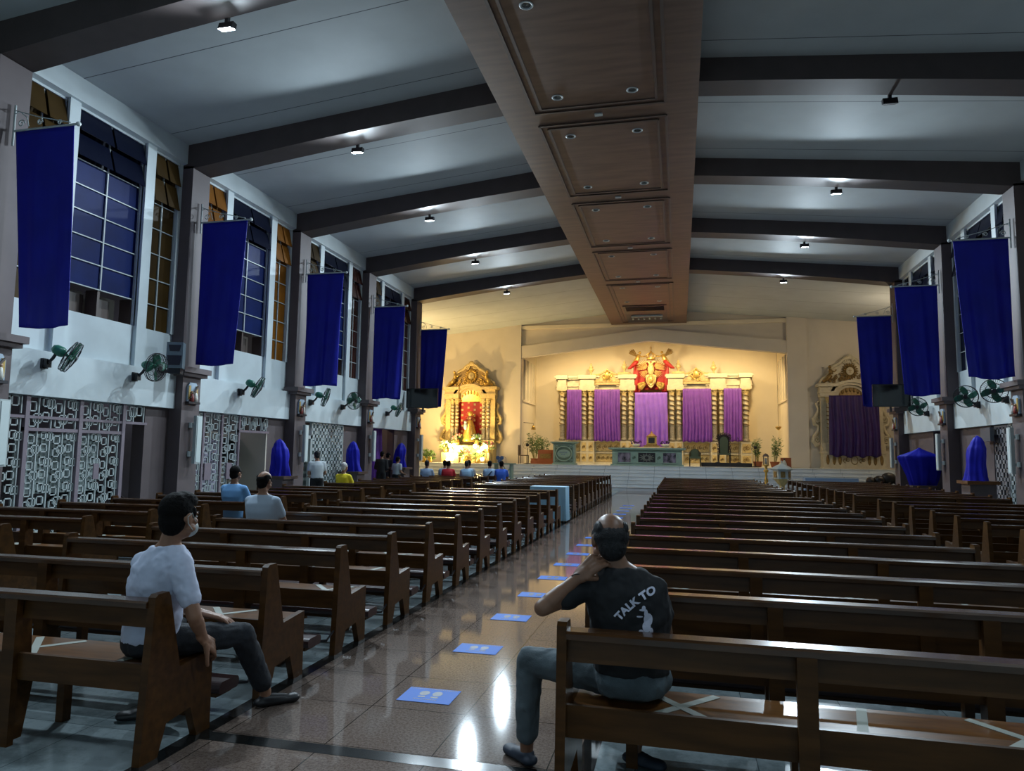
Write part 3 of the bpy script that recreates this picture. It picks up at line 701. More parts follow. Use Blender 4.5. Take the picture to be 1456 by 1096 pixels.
# ------------------------------------------------------------------ draped statues on pedestals
def drape(name, c, h, prof, seed, mat, label, sx=1, sy=1, folds=7, amp=.10):
    rnd = random.Random(seed); p1, p2 = rnd.random()*6, rnd.random()*6; n = 72; vs = []; fs = []; M_ = len(prof)
    for i, (r, z) in enumerate(prof):
        for k in range(n):
            a = 2*PI*k/n; q = 1+amp*(1-z*.6)*(math.sin(folds*a+p1+z*2)+.5*math.sin(folds*2.3//1*a+p2))
            q += 1.2*amp*math.sin(2*a+p2+z*1.5)*(1-z*.5)*.5+.5*amp*math.sin(a*3+z*7+p1)*min(1, 3*(1-z))
            lean = .035*math.sin(z*3.4+p2)
            vs.append((c[0]+r*q*sx*math.cos(a)+lean, c[1]+r*q*sy*math.sin(a), c[2]+z*h))
    for i in range(M_-1):
        for k in range(n): fs.append((i*n+k, i*n+(k+1) % n, (i+1)*n+(k+1) % n, (i+1)*n+k))
    vs.append((c[0], c[1], c[2]+prof[-1][1]*h+.01)); fs += [((M_-1)*n+k, (M_-1)*n+(k+1) % n, len(vs)-1) for k in range(n)]
    o = MB().add(vs, fs).build(name, mat, None, True); return tag(o, label, 'draped statue', 'statues covered in cloth')
def interp_prof(pts, n=22):
    out = []
    for k in range(n):
        z = k/(n-1)
        for (r0, z0), (r1, z1) in zip(pts, pts[1:]):
            if z0 <= z <= z1:
                q = (z-z0)/max(1e-6, z1-z0); q = q*q*(3-2*q); out.append((r0+(r1-r0)*q, z)); break
    return out
sp = interp_prof([(.25, 0), (.225, .12), (.205, .35), (.215, .55), (.205, .70), (.15, .84), (.11, .93), (.02, 1.0)])
def pedestal(x, y, z, lbl, top=M_moul):
    t = thing('pedestal', lbl, 'pedestal', (x, y, 0), 0, 'statue pedestals')
    MB().box(-.28, .28, -.28, .28, 0, z-.08).build('plinth', M_brown, t); MB().box(-.36, .36, -.36, .36, z-.08, z).build('top_slab', top, t)
for y, nm, sd, z in ((17.2, 'second', 4, .95), (21.65, 'third', 9, .98), (25.7, 'fourth', 14, 1.06)):
    pedestal(-10.45, y, z, 'dark pedestal under the draped statue beneath the %s left ledge' % nm)
    drape('draped_statue', (-10.45, y, z), .98 if z < 1 else .92, sp, sd, M_blue2, 'statue wrapped in bright blue cloth beneath the %s left ledge' % nm, amp=.13, folds=5)
pedestal(7.25, 20.05, 1.10, 'pedestal with wooden top under the upright draped statue by right wall', M_wood2)
drape('draped_statue', (7.25, 20.05, 1.10), 1.12, sp, 21, M_blue2, 'upright statue wrapped in bright blue cloth against the right wall', amp=.13, folds=5)
pedestal(7.45, 25.0, .80, 'low stand under the wide blue draped statue')
up_ = [(r_, z_) for z_, r_ in ((0, .34), (.1, .38), (.2, .42), (.3, .45), (.4, .49), (.5, .52), (.6, .56), (.7, .60), (.765, .62), (.79, .60), (.84, .44), (.90, .26), (.96, .10), (1.0, .03))]
drape('draped_statue', (7.45, 25.0, .74), 1.24, up_, 31, M_blue2, 'wide statue with outstretched arms under bright blue cloth, right wall', sy=.42, folds=8, amp=.07)
# purple hangings in the side openings
def curtain(name, x0, x1, y, z0, z1, mat, label, nf=8, amp=.05, seed=1, lower=.06, flare=.04, axis='x', group='purple curtains'):
    rnd = random.Random(seed); ph = [rnd.random()*6 for _ in range(4)]; xc = (x0+x1)/2
    def f(u, v):
        w = 1+flare*v; X = xc+(u-.5)*(x1-x0)*w
        uu = u+.02*math.sin(v*5+ph[0])
        Y = y - amp*(.35+.65*v)*(math.sin(uu*nf*2*PI+ph[1])+.4*math.sin(uu*nf*3.7+ph[2]+v*3)) - .02
        Z = z1-(z1-z0)*v + (.0 if v < .98 else -lower*.4*math.sin(uu*nf*PI+ph[3])) - lower*math.sin(u*PI)*(v**3)*.3
        return (X, Y, Z) if axis == 'x' else (Y, X, Z)
    o = MB().grid(f, 90, 24).build(name, mat, None, True); sm = o.modifiers.new('cloth', 'SOLIDIFY'); sm.thickness = .008
    return tag(o, label, 'curtain', group)
curtain('hanging_cloth', 24.6, 26.3, gx-.5, .12, 2.9, M_purp, 'purple cloth gathered in the opening under the fourth left ledge', 5, .12, 5, axis='y', group='side hangings')
curtain('hanging_cloth', 24.0, 24.5, gx-.35, .5, 2.9, pmat('orange_cloth', (.6, .3, .12), .6), 'pale orange cloth strip at the edge of the fourth left opening', 2, .06, 6, axis='y', group='side hangings')
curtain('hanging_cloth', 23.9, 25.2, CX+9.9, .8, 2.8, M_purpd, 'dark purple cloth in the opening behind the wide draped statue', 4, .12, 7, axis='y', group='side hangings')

# ------------------------------------------------------------------ main altarpiece
def spiral_col(x, y, z0, z1, r, parent, n=9, turns=7, name='twisted_column'):
    """cream column with a gilt capital, a twisted shaft and a grey carved lower drum"""
    mb = MB(); mb.cur = 0; H_ = z1-z0; zc = z0+H_*.30
    NS = 16; NZ = 56; vs = []; fs = []
    for j in range(NZ+1):
        v = j/NZ; zz = zc+(z1-.30-zc)*v
        for k in range(NS):
            a = 2*PI*k/NS; rr = r*(.93+.11*math.cos(a+v*111*.36))
            vs.append((x+rr*math.cos(a), y+rr*math.sin(a), zz))
    for j in range(NZ):
        for k in range(NS): fs.append((j*NS+k, j*NS+(k+1) % NS, (j+1)*NS+(k+1) % NS, (j+1)*NS+k))
    mb.add(vs, fs); sh = mb.build(name, M_ivory, parent, True)
    mb = MB(); mb.lathe([(r*1.25, 0), (r*1.25, .08), (r*1.05, .12), (r*.98, .16), (r*.98, zc-z0-.06), (r*1.15, zc-z0-.03), (r*1.15, zc-z0)], (x, y, z0), 16)
    mb.build('column_drum', pmat('grey_relief', (.42, .37, .28), .5, noise=.5, nscale=22, bump=.6, bscale=30), sh)
    mb = MB(); mb.lathe([(r*.95, 0), (r*1.1, .03), (r*1.0, .06), (r*1.3, .20), (r*1.5, .25)], (x, y, z1-.32), 12); mb.box(x-r*1.55, x+r*1.55, y-r*1.55, y+r*1.55, z1-.07, z1)
    for k in range(8): mb.ell((x+r*1.25*math.cos(k*PI/4), y+r*1.25*math.sin(k*PI/4), z1-.15), .035, n=6)
    mb.build('capital', M_gold, sh, True)
    # gilt spiral fillet
    pts = [(x+r*1.02*math.cos(-k*.36), y+r*1.02*math.sin(-k*.36), zc+(z1-.34-zc)*k/110) for k in range(111)]
    MB().tube(pts, .030, 5).build('gilt_fillet', M_golddk, sh)
    return sh
def scroll(mb, c, r, turns, r0, start=0, d=1, axis='y', th=.04):
    pts = []
    N = int(turns*16)
    for k in range(N+1):
        q = k/N; rr = r*(1-q)+r0*q; a = start+d*q*turns*2*PI
        pts.append((c[0]+rr*math.cos(a), c[1], c[2]+rr*math.sin(a)))
    return mb.tube(pts, [th*(1-.5*k/N) for k in range(N+1)], 6)
def relief(mb, x0, x1, z0, z1, y, seed=0, th=.018):
    """small scrolled leaf ornament filling a panel"""
    rnd = random.Random(seed); w, h = x1-x0, z1-z0; n = max(1, round(w/h*1.3))
    for i in range(n):
        cx = x0+w*(i+.5)/n; r = min(w/n, h)*.36
        for sg in (-1, 1):
            scroll(mb, (cx+sg*r*.45, y, z0+h*.5+sg*h*.04), r*.85, 1.3, r*.12, PI/2*sg, sg, th=th)
        mb.ell((cx, y, z0+h*.5), r*.22, .02, r*.5, 8)
RY = 41.3
t = thing('altarpiece', 'tall cream and gilt carved altarpiece with twisted columns behind the main altar', 'altarpiece', (0, 0, 0))
def sx(q): return CX+q
base = MB(); base.box(sx(-5.5), sx(5.5), RY+.15, YR-.05, PF, 2.45)
for a, b in ((-5.45, -4.85), (-4.05, -3.25), (-1.75, -.95), (.95, 1.75), (3.25, 4.05), (4.85, 5.45)): base.box(sx(a), sx(b), RY-.18, RY+.3, PF, 2.45)
base.box(sx(-5.6), sx(5.6), RY-.05, YR-.05, 2.40, 2.50); base.box(sx(-5.6), sx(5.6), RY-.02, YR-.05, 1.74, 1.82); base.box(sx(-5.6), sx(5.6), RY-.02, YR-.05, PF, PF+.12)
bo = base.build('altarpiece_base', M_ivory, t)
xs_ = [-5.45, -4.85, -4.05, -3.65, -3.25, -1.75, -1.35, -.95]
pans = []
for a, b in zip(xs_, xs_[1:]): pans += [(a, b), (-b, -a)]
for i, (a, b) in enumerate(pans):
    inw = any(lo-.01 <= a and b <= hi+.01 for lo, hi in ((-5.45, -4.85), (-4.05, -3.25), (-1.75, -.95), (.95, 1.75), (3.25, 4.05), (4.85, 5.45)))
    yy = RY-.20 if inw else RY+.12
    for z0, z1 in ((1.86, 2.36), (1.26, 1.70)):
        p = MB().box(sx(a+.07), sx(b-.07), yy, yy+.03, z0, z1).build('carved_panel', M_gold, bo)
        mb = MB(); relief(mb, sx(a+.09), sx(b-.09), z0+.03, z1-.03, yy-.01, i); o_ = mb.build('carved_panel', M_golddk, bo)
wall_ = MB(); wall_.box(sx(-5.35), sx(-.95), RY+.45, YR-.05, 2.5, 5.4); wall_.box(sx(.95), sx(5.35), RY+.45, YR-.05, 2.5, 5.4); wall_.box(sx(-.95), sx(.95), YR-.25, YR-.05, 2.5, 6.6)
wall_.build('back_board', M_gold, t)
for q in (5.15, 3.88, 3.46, 1.56, 1.14):
    for sg in (-1, 1): spiral_col(sx(sg*q), RY, 2.50, 5.40, .155, t)
for half in (-1, 1):
    ent = MB()
    for a, b, o_ in ((-5.5, -3.05, 0), (-3.3, -1.6, .05), (-1.95, -.88, 0), (.88, 1.95, 0), (1.6, 3.3, .05), (3.05, 5.5, 0)):
        if a*half < 0: continue
        dy = .12 if o_ else 0
        ent.box(sx(a), sx(b), RY-.02+dy, YR-.1, 5.40, 5.62); ent.box(sx(a-.04), sx(b+.04), RY-.08+dy, YR-.1, 5.62, 5.68); ent.box(sx(a), sx(b), RY+.02+dy, YR-.1, 5.68, 6.04)
        ent.box(sx(a-.05), sx(b+.05), RY-.12+dy, YR-.1, 6.04, 6.14); ent.box(sx(a-.10), sx(b+.10), RY-.20+dy, YR-.1, 6.14, 6.25)
    for q in (5.15, 3.67, 1.35):
        w = .30 if q > 5 else .46; c0 = sx(half*q)
        ent.box(c0-w, c0+w, RY-.24, RY+.3, 5.40, 5.66); ent.box(c0-w+.05, c0+w-.05, RY-.20, RY+.3, 5.66, 6.05); ent.box(c0-w-.05, c0+w+.05, RY-.30, RY+.3, 6.05, 6.28)
    ent.build('entablature', M_ivory, t)
for sg in (-1, 1):
    xc = sx(sg*2.5); mb = MB()
    top = [(xc-.85+1.7*k/20, 6.26+.22*math.sin(PI*k/20)**2+.04*math.cos(k*PI/5)) for k in range(21)]
    mb.prism([(xc-.85, 5.72)]+top+[(xc+.85, 5.72)], RY-.10, RY+.2, 'y'); pd = mb.build('curved_pediment', M_gold, t)
    mb = MB(); mb.tube([(x, RY-.12, z) for x, z in top], .05, 6); relief(mb, xc-.75, xc+.75, 5.76, 6.02, RY-.12, 4, .02)
    mb.build('gilt_moulding', M_gold, pd)
    mb = MB(); mb.ell((xc, RY-.16, 6.26), .16, .06, .24, 12); 
    for s2 in (-1, 1): scroll(mb, (xc+s2*.20, RY-.15, 6.22), .13, 1.5, .02, 0, s2, th=.03); scroll(mb, (xc+s2*.14, RY-.15, 6.00), .10, 1.5, .02, PI, s2, th=.025)
    mb.ell((xc, RY-.16, 6.56), .07, .05, .08, 8); mb.build('crest_ornament', M_goldm, pd, True)
for q in (3.46, 1.52):
    for sg in (-1, 1):
        mb = MB(); z0 = 6.28 if q > 2 else 6.50
        if q < 2: mb.box(sx(sg*q-.36), sx(sg*q+.34), RY-.25, RY+.2, 6.28, 6.42)
        mb.lathe([(.09, 0), (.05, .05), (.04, .10), (.14, .26), (.20, .34), (.10, .37), (.09, .42), (.14, .46), (.05, .54), (.07, .60), (.03, .68), (.0, .72)], (sx(sg*q), RY, z0+.02 if q > 2 else 6.42), 14)
        mb.build('urn', M_gold, t, True)
# crowned emblem over the centre
def feather_fan(mb, c, r0, r1, a0, a1, n, w, y, curve=0):
    for k in range(n):
        a = math.radians(a0+(a1-a0)*k/(n-1)); L_ = r1*(1-.18*abs(k/(n-1)-.4))
        p = Vector((c[0]+r0*math.cos(a), y-.02*k % .06, c[1]+r0*math.sin(a))); q = Vector((c[0]+L_*math.cos(a+curve), y+.02, c[1]+L_*math.sin(a+curve)))
        mb.tube([p, p.lerp(q, .3), p.lerp(q, .75), q], [w*.45, w*.8, w, w*.25], 6)
em = thing('gilded_emblem', 'gilded winged double eagle emblem with heart shield, angels and crown above centre curtain', 'emblem', (0, 0, 0))
mb = MB(); y0 = RY-.30
def redf(u, v):
    X = CX-1.0+2.0*u; top = 7.05-.25*abs(u-.5)*2; return (X+.12*math.sin(v*6+u*4)*(1 if u > .5 else -1)*v*.4, RY-.12+.05*math.sin(u*30+v*4), top-(top-5.25)*v*(1 if abs(u-.5) > .28 else .92))
mb.grid(redf, 50, 16); ro = mb.build('red_drape', M_red, em, True); sm = ro.modifiers.new('t', 'SOLIDIFY'); sm.thickness = .02
mb = MB()
for sg in (-1, 1):
    a0, a1 = (20, 140) if sg > 0 else (160, 40)
    feather_fan(mb, (CX+sg*.14, 6.58), .12, .74, -4 if sg > 0 else 184, 66 if sg > 0 else 114, 9, .024, y0)
    feather_fan(mb, (CX+sg*.12, 6.52), .12, .60, -14 if sg > 0 else 194, -62 if sg > 0 else 242, 6, .022, y0)
mb.build('white_wings', pmat('pale_gold', (.55, .38, .12), .4, noise=.2), em, True)
mb = MB(); mb.ell((CX, y0-.02, 6.55), .19, .14, .36, 14); 
for sg in (-1, 1): mb.tube([(CX, y0-.05, 6.75), (CX+sg*.10, y0-.06, 6.95), (CX+sg*.20, y0-.08, 7.0), (CX+sg*.30, y0-.08, 6.92)], [.09, .07, .06, .02], 8)
mb.build('eagle_body', M_gold, em, True)
mb = MB(); mb.prism([(CX-.30, 6.18), (CX-.15, 6.26), (CX, 6.18), (CX+.15, 6.26), (CX+.30, 6.18), (CX+.28, 5.85), (CX+.12, 5.58), (CX, 5.46), (CX-.12, 5.58), (CX-.28, 5.85)], y0-.14, y0+.1, 'y'); sh = mb.build('heart_shield', M_gold, em)
mb = MB(); mb.tube([(CX+.22*math.cos(a*PI/10), y0-.16, 5.92+.26*math.sin(a*PI/10)) for a in range(20)], .025, 6, closed=True); mb.ell((CX, y0-.13, 5.92), .15, .06, .20, 12); mb.build('shield_boss', M_goldm, sh, True)
mb = MB()
for sg in (-1, 1): feather_fan(mb, (CX+sg*.2, 5.85), .14, .66, -125 if sg < 0 else -55, -165 if sg < 0 else -15, 6, .06, y0-.02)
mb.build('tail_leaves', M_goldm, em, True)
mb = MB(); mb.lathe([(.22, 0), (.25, .05), (.22, .10), (.24, .12)], (CX, y0, 7.10), 16)
for k in range(6):
    a = k*PI/3; mb.tube([(CX+.23*math.cos(a), y0+.23*math.sin(a), 7.2), (CX+.26*math.cos(a), y0+.26*math.sin(a), 7.36), (CX+.1*math.cos(a), y0+.1*math.sin(a), 7.50), (CX, y0, 7.52)], .025, 6)
mb.ell((CX, y0, 7.56), .06, n=8); mb.bar((CX, y0, 7.6), (CX, y0, 7.88), .03); mb.bar((CX-.07, y0, 7.78), (CX+.07, y0, 7.78), .03); mb.build('crown', M_goldm, em, True)
mb = MB()
for sg in (-1, 1):
    mb.tube([(CX+sg*.26, y0, 7.12), (CX+sg*.55, y0, 7.25), (CX+sg*.70, y0, 7.35)], [.08, .12, .06], 8)      # arm to crown
for sg in (-1, 1):
    an = MB(); xc = CX+sg*.72
    an.tube([(xc-sg*.05, y0, 7.42), (xc+sg*.05, y0, 7.15), (xc+sg*.30, y0+.02, 6.80), (xc+sg*.52, y0+.05, 6.62)], [.10, .14, .12, .04], 8); an.ell((xc-sg*.10, y0-.02, 7.52), .085, n=10)
    an.tube([(xc-sg*.02, y0-.05, 7.36), (xc-sg*.2, y0-.1, 7.28), (xc-sg*.42, y0-.06, 7.30)], .04, 6)
    ab = an.build('angel', M_goldm, em, True)
    wg = MB(); feather_fan(wg, (xc+sg*.05, 7.30), .04, .58, 25 if sg > 0 else 155, 62 if sg > 0 else 118, 6, .045, y0+.04); wg.build('angel_wing', M_golddk, ab, True)
    rb = MB(); rb.tube([(xc+sg*.05, y0-.02, 7.05), (xc+sg*.22, y0-.04, 6.86), (xc+sg*.45, y0, 6.66), (xc+sg*.60, y0, 6.60)], [.13, .12, .10, .03], 8); rb.build('red_robe', M_red, ab, True)
curtain('altar_curtain', sx(-4.83), sx(-3.98), RY-.30, 2.50, 5.42, M_purp, 'narrow purple curtain, leftmost of the five on the main altarpiece', 6, .04, 1)
curtain('altar_curtain', sx(-3.22), sx(-1.76), RY-.30, 2.45, 5.42, M_purp, 'wide purple curtain left of centre on the main altarpiece', 9, .05, 2)
curtain('altar_curtain', sx(-.90), sx(.90), RY-.34, 2.16, 5.22, M_purp2, 'violet centre curtain hanging below the gilded emblem', 7, .06, 3, lower=.1)
curtain('altar_curtain', sx(1.76), sx(3.30), RY-.30, 2.45, 5.42, M_purp, 'wide purple curtain right of centre on the main altarpiece', 9, .05, 4)
curtain('altar_curtain', sx(3.98), sx(4.92), RY-.30, 2.50, 5.42, M_purp, 'narrow purple curtain, rightmost of the five on the main altarpiece', 6, .04, 5)
# ------------------------------------------------------------------ main altar table, lectern, tabernacle
t = thing('altar_table', 'pale green main altar table with three dark painted panels', 'altar', (CX-.05, 36.6, PF))
mb = MB(); mb.box(-1.72, 1.72, -.35, .35, .04, .78); mb.box(-1.80, 1.80, -.42, .42, 0, .08); mb.build('altar_body', M_mint, t)
mb = MB(); mb.box(-1.82, 1.82, -.44, .44, .78, .83); mb.box(-1.90, 1.90, -.50, .50, .83, .90); mb.build('table_top', M_mint, t)
M_pic = pmat('dark_painting', (.25, .22, .30), .5, col2=(.008, .008, .014), nscale=5)
for i, (a, b) in enumerate(((-1.42, -.80), (-.42, .42), (.80, 1.42))):
    p = MB().box(a, b, -.37, -.35, .17, .66).build('painted_panel', M_black if i == 1 else M_pic, t)
    mb = MB()
    for q, r in (((a-.03, .15), (b+.03, .15)), ((a-.03, .68), (b+.03, .68)), ((a-.03, .15), (a-.03, .68)), ((b+.03, .15), (b+.03, .68))): mb.bar((q[0], -.37, q[1]), (r[0], -.37, r[1]), .05)
    mb.build('frame', M_mint, p)
    if i == 1:
        mb = MB()
        for k in range(24):
            a_ = k*PI/12; r_ = .36 if k % 2 == 0 else .27
            mb.bar((.10*math.cos(a_), -.375, .41+.08*math.sin(a_)), (r_*math.cos(a_), -.375, .41+r_*.6*math.sin(a_)), .022, .01)
        mb.build('ray_burst', pmat('silver_paint', (.45, .48, .42), .4), p)
for x in (-.61, .61):
    mb = MB(); relief(mb, x-.10, x+.10, .2, .62, -.36, 3); mb.build('carved_strip', M_mintd, t)
t = thing('lectern', 'pale green lectern block with oval relief left of the main altar', 'lectern', (-5.75, 36.3, PF))
mb = MB(); mb.box(-.55, .55, -.3, .3, .05, 1.06); mb.box(-.60, .60, -.34, .34, 0, .08); mb.build('lectern_body', M_mint, t)
mb = MB(); mb.box(-.62, .62, -.36, .36, 1.06, 1.11); mb.box(-.68, .68, -.42, .42, 1.11, 1.17); mb.build('lectern_top', M_mint, t)
MB().box(-.46, .46, -.315, -.30, .14, .98).build('green_field', M_mintd, t)
mb = MB(); pts = [(.42*(abs(math.cos(a*PI/16))**.8)*(1 if math.cos(a*PI/16) > 0 else -1), -.325, .56+.36*(abs(math.sin(a*PI/16))**1.2)*(1 if math.sin(a*PI/16) > 0 else -1)) for a in range(32)]
mb.tube(pts, .03, 6, closed=True); mb.ell((0, -.31, .56), .36, .02, .22, 20); mb.build('oval_cartouche', M_mint, t, True)
mb = MB()
for z, w in ((.60, .22), (.50, .12)):
    for k in range(int(w*28)): mb.box(-w+k*.07, -w+k*.07+.045, -.338, -.33, z, z+.05)
mb.build('inscription', pmat('blue_grey_letter', (.14, .20, .28), .5), t)
mb = MB()
for sx_ in (-.36, .36):
    for z in (.22, .90): scroll(mb, (sx_, -.32, z), .08, 1.4, .01, 0, 1, th=.014)
mb.build('corner_scrolls', M_mint, t)
t = thing('tabernacle', 'brown and gold domed tabernacle in front of the centre curtain', 'tabernacle', (-1.50, 40.2, 2.12))
mb = MB(); mb.box(-.42, .42, -.2, .25, 0, .09); mb.box(-.30, .30, -.2, .2, .09, .16); mb.build('tabernacle_base', M_golddk, t)
MB().box(-.27, .27, -.16, .2, .16, .56).build('case', M_goldm, t); MB().box(-.17, .17, -.175, -.16, .20, .50).build('door', M_dark, t)
mb = MB(); mb.lathe([(.30, 0), (.26, .06), (.12, .16), (.05, .20), (.06, .26), (0, .32)], (0, 0, .56), 12); mb.build('dome', M_golddk, t, True)
struct(MB().box(CX-1.1, CX+1.1, 40.0, 41.0, PF, 2.12).build('tabernacle_ledge', M_ivory))
for x, nm in ((-2.35, 'left'), (-.75, 'right')):
    t = thing('flower_arrangement', 'low arrangement of purple flowers and white bowl %s of the tabernacle' % nm, 'flowers', (x, 40.15, 2.12), 0, 'flowers beside the tabernacle')
    MB().lathe([(.10, 0), (.20, .06), (.24, .16)], n=14).build('bowl', M_iron, t, True)
    mb = MB(); rr = random.Random(int(x*10))
    for k in range(26): mb.ell((rr.uniform(-.28, .28), rr.uniform(-.12, .12), .18+rr.uniform(0, .14)), .035, n=6)
    mb.build('blossoms', M_purpd, t, True)
# ------------------------------------------------------------------ chairs, riser, plants, bells, small furniture of the sanctuary
tag(MB().box(1.08, 3.55, 37.7, 39.3, PF, PF+.2).build('black_riser', M_black), 'black platform under the high-backed chair right of the altar', 'platform')
def armchair(x, y, z, w, hb, mat, lbl, rich):
    t = thing('armchair', lbl, 'chair', (x, y, z))
    MB().box(-w/2, w/2, -.28, .25, .40, .50).build('seat', pmat('green_upholstery', (.10, .13, .08), .7), t)
    for a in (-w/2+.03, w/2-.03):
        for b in (-.25, .22): MB().tube([(a, b, 0), (a*1.03, b, .2), (a, b, .42)], [.022, .03, .035], 8).build('leg', mat, t)
        mb = MB(); mb.tube([(a, -.25, .48), (a*1.05, -.26, .68), (a*1.05, 0, .72), (a, .22, .70)], .025, 8); mb.build('armrest', mat, t)
    n = 20; poly = [(-w*.42, .45)]+[(-w*.46*math.cos(PI*k/n), hb-.28+.28*math.sin(PI*k/n)) for k in range(n+1)]+[(w*.42, .45)]
    b = MB().prism(poly, .20, .26, 'y').build('backrest', mat, t)
    MB().prism([(p[0]*.72, .5+(p[1]-.45)*.84) for p in poly], .17, .20, 'y').build('back_cushion', pmat('green_upholstery', (.10, .13, .08), .7), b)
    if rich:
        mb = MB()
        for sg in (-1, 1):
            for k in range(6): scroll(mb, (sg*w*.46, .19, .55+k*(hb-.6)/5), .07, 1.3, .01, k, sg, th=.02)
        for k in range(9): a = PI*k/8; scroll(mb, (w*.5*math.cos(a), .19, hb-.20+.24*math.sin(a)), .07, 1.3, .01, a, 1, th=.02)
        mb.build('carved_border', mat, b)
armchair(.76, 37.4, PF, .58, .90, pmat('olive_wood', (.10, .085, .035), .45, noise=.3), 'low green armchair right of the main altar', False)
armchair(2.27, 38.7, PF+.2, .62, 1.48, pmat('black_carved_wood', (.03, .018, .010), .4, noise=.3), 'tall dark carved armchair on the black platform', True)
def mic_stand(x, y, z, h, lbl):
    t = thing('microphone_stand', lbl, 'microphone stand', (x, y, z)); MB().lathe([(.13, 0), (.13, .02), (.02, .04)], n=14).build('foot', M_black, t)
    MB().tube([(0, 0, .03), (0, 0, h)], .010, 6).build('pole', M_dark, t); MB().tube([(0, 0, h), (-.05, -.1, h+.02)], .022, 8).build('microphone', M_black, t)
mic_stand(1.9, 38.0, PF+.2, .95, 'thin black microphone stand before the tall dark armchair'); mic_stand(2.95, 38.2, PF+.2, 1.25, 'thin black microphone stand right of the tall dark armchair')
def plant(x, y, z, h, seed, lbl, pot=M_clay, stems=9, spread=.38):
    t = thing('potted_bamboo', lbl, 'plant', (x, y, z), 0, 'potted bamboo plants in the sanctuary'); r = random.Random(seed)
    MB().lathe([(.17, 0), (.22, .22), (.25, .28), (.22, .29), (.20, .25)], n=14).build('pot', pot, t, True, angle=40)
    st = MB(); lf = MB()
    for k in range(stems):
        a = r.random()*6.28; q = r.uniform(.1, 1); tip = Vector((spread*q*math.cos(a), spread*.8*q*math.sin(a), h*r.uniform(.7, 1)))
        p0 = Vector((.06*math.cos(a), .06*math.sin(a), .25)); st.tube([p0, p0.lerp(tip, .5)+Vector((0, 0, .06)), tip], [.012, .008, .004], 5)
        for j in range(26):
            c = p0.lerp(tip, r.uniform(.3, 1)); d = Vector((r.uniform(-1, 1), r.uniform(-1, 1), r.uniform(-.5, .6))).normalized(); s_ = d.orthogonal().normalized()*.022; L_ = r.uniform(.12, .22)
            lf.add([c, c+d*L_*.5+s_, c+d*L_, c+d*L_*.5-s_], [(0, 1, 2, 3)])
    so = st.build('stems', pmat('cane', (.25, .25, .08), .6), t); lf.build('leaves', M_leaf, t)
for k, (x, y, h, sd) in enumerate(((-7.85, 38.95, 1.75, 1), (-7.35, 38.2, 1.55, 2))): plant(x, y, PF, h, sd, ('taller' if k == 0 else 'shorter')+' leafy bamboo plant left of the green lectern', stems=13, spread=.5)
for k, (x, y, h, sd) in enumerate(((3.95, 38.9, 1.55, 3), (4.75, 38.7, 1.6, 4))): plant(x, y, PF, h, sd, 'potted bamboo right of the altarpiece, '+('left' if k == 0 else 'right')+' of the pair')
t = thing('wooden_cabinet', 'reddish wooden cabinet beside the green lectern', 'cabinet', (-6.95, 37.5, PF)); MB().box(-.40, .40, -.2, .25, 0, .75).build('cabinet_body', M_clay, t)
MB().box(-.8, -.40, -.2, .25, 0, .18).build('step', M_clay, t); MB().box(-.3, .3, -.22, -.2, .30, .55).build('drawer_front', M_golddk, t)
t = thing('wooden_chair', 'dark wooden chair at the left edge of the sanctuary', 'chair', (-8.2, 37.6, PF))
MB().box(-.25, .25, -.22, .22, .42, .47).build('seat', M_moul, t); MB().box(-.27, -.20, -.22, .22, .45, 1.0).build('backrest', M_moul, t)
for a in (-.23, .23):
    for b in (-.2, .2): MB().box(a-.02, a+.02, b-.02, b+.02, 0, .42).build('leg', M_moul, t)
def hanging_bell(x, y, z, lbl, bowl=False):
    t = thing('hanging_lamp' if bowl else 'hanging_bell', lbl, 'lamp' if bowl else 'bell', (x, y, z))
    if bowl:
        MB().lathe([(.02, -.16), (.10, -.10), (.16, 0), (.13, .03)], n=14).build('bowl', M_goldm, t, True); MB().tube([(0, 0, 0), (0, 0, 3.95)], .006, 5).build('chain', M_dark, t)
    else:
        MB().lathe([(.14, -.14), (.09, 0), (.06, .08), (.02, .10)], n=14).build('bell', M_goldm, t, True); MB().tube([(0, 0, .1), (0, 0, .22), (-.58, 0, .26)], .014, 6).build('arm', M_dark, t)
hanging_bell(-8.0, 39.2, 3.15, 'small brass bell on an arm on the sanctuary left wall'); hanging_bell(5.0, 39.0, 3.2, 'brass hanging lamp at the right edge of the sanctuary opening', True)
for x, y, lbl in ((3.75, 38.1, 'black pedestal fan right of the black platform'), (-7.9, 37.15, 'dark pedestal fan near the left bamboo')):
    t = thing('pedestal_fan', lbl, 'fan', (x, y, PF)); MB().lathe([(.2, 0), (.2, .03), (.03, .06)], n=14).build('base', M_black, t); MB().tube([(0, 0, .05), (0, 0, .85)], .02, 6).build('pole', M_dark, t)
    mb = MB()
    for r_ in (.22, .15, .08): mb.tube([(r_*math.cos(a*PI/9), -.08, 1.0+r_*math.sin(a*PI/9)) for a in range(18)], .008, 5, closed=True)
    mb.ell((0, 0, 1.0), .09, .12, .09); mb.build('fan_head', M_black, t, True)
t = thing('stand_fan', 'small blue fan on a white pole at the foot of the sanctuary steps', 'fan', (-8.35, 33.0, 0)); MB().lathe([(.2, 0), (.18, .03), (.03, .06)], n=14).build('base', M_iron, t); MB().tube([(0, 0, .05), (0, 0, 1.25)], .018, 6).build('pole', M_iron, t)
for k in range(3): MB().ell((.11*math.cos(k*2.1+.5), -.03, 1.38+.11*math.sin(k*2.1+.5)), .10, .02, .10, 12).build('blade', pmat('fan_blue', (.08, .16, .40), .4), t, True)
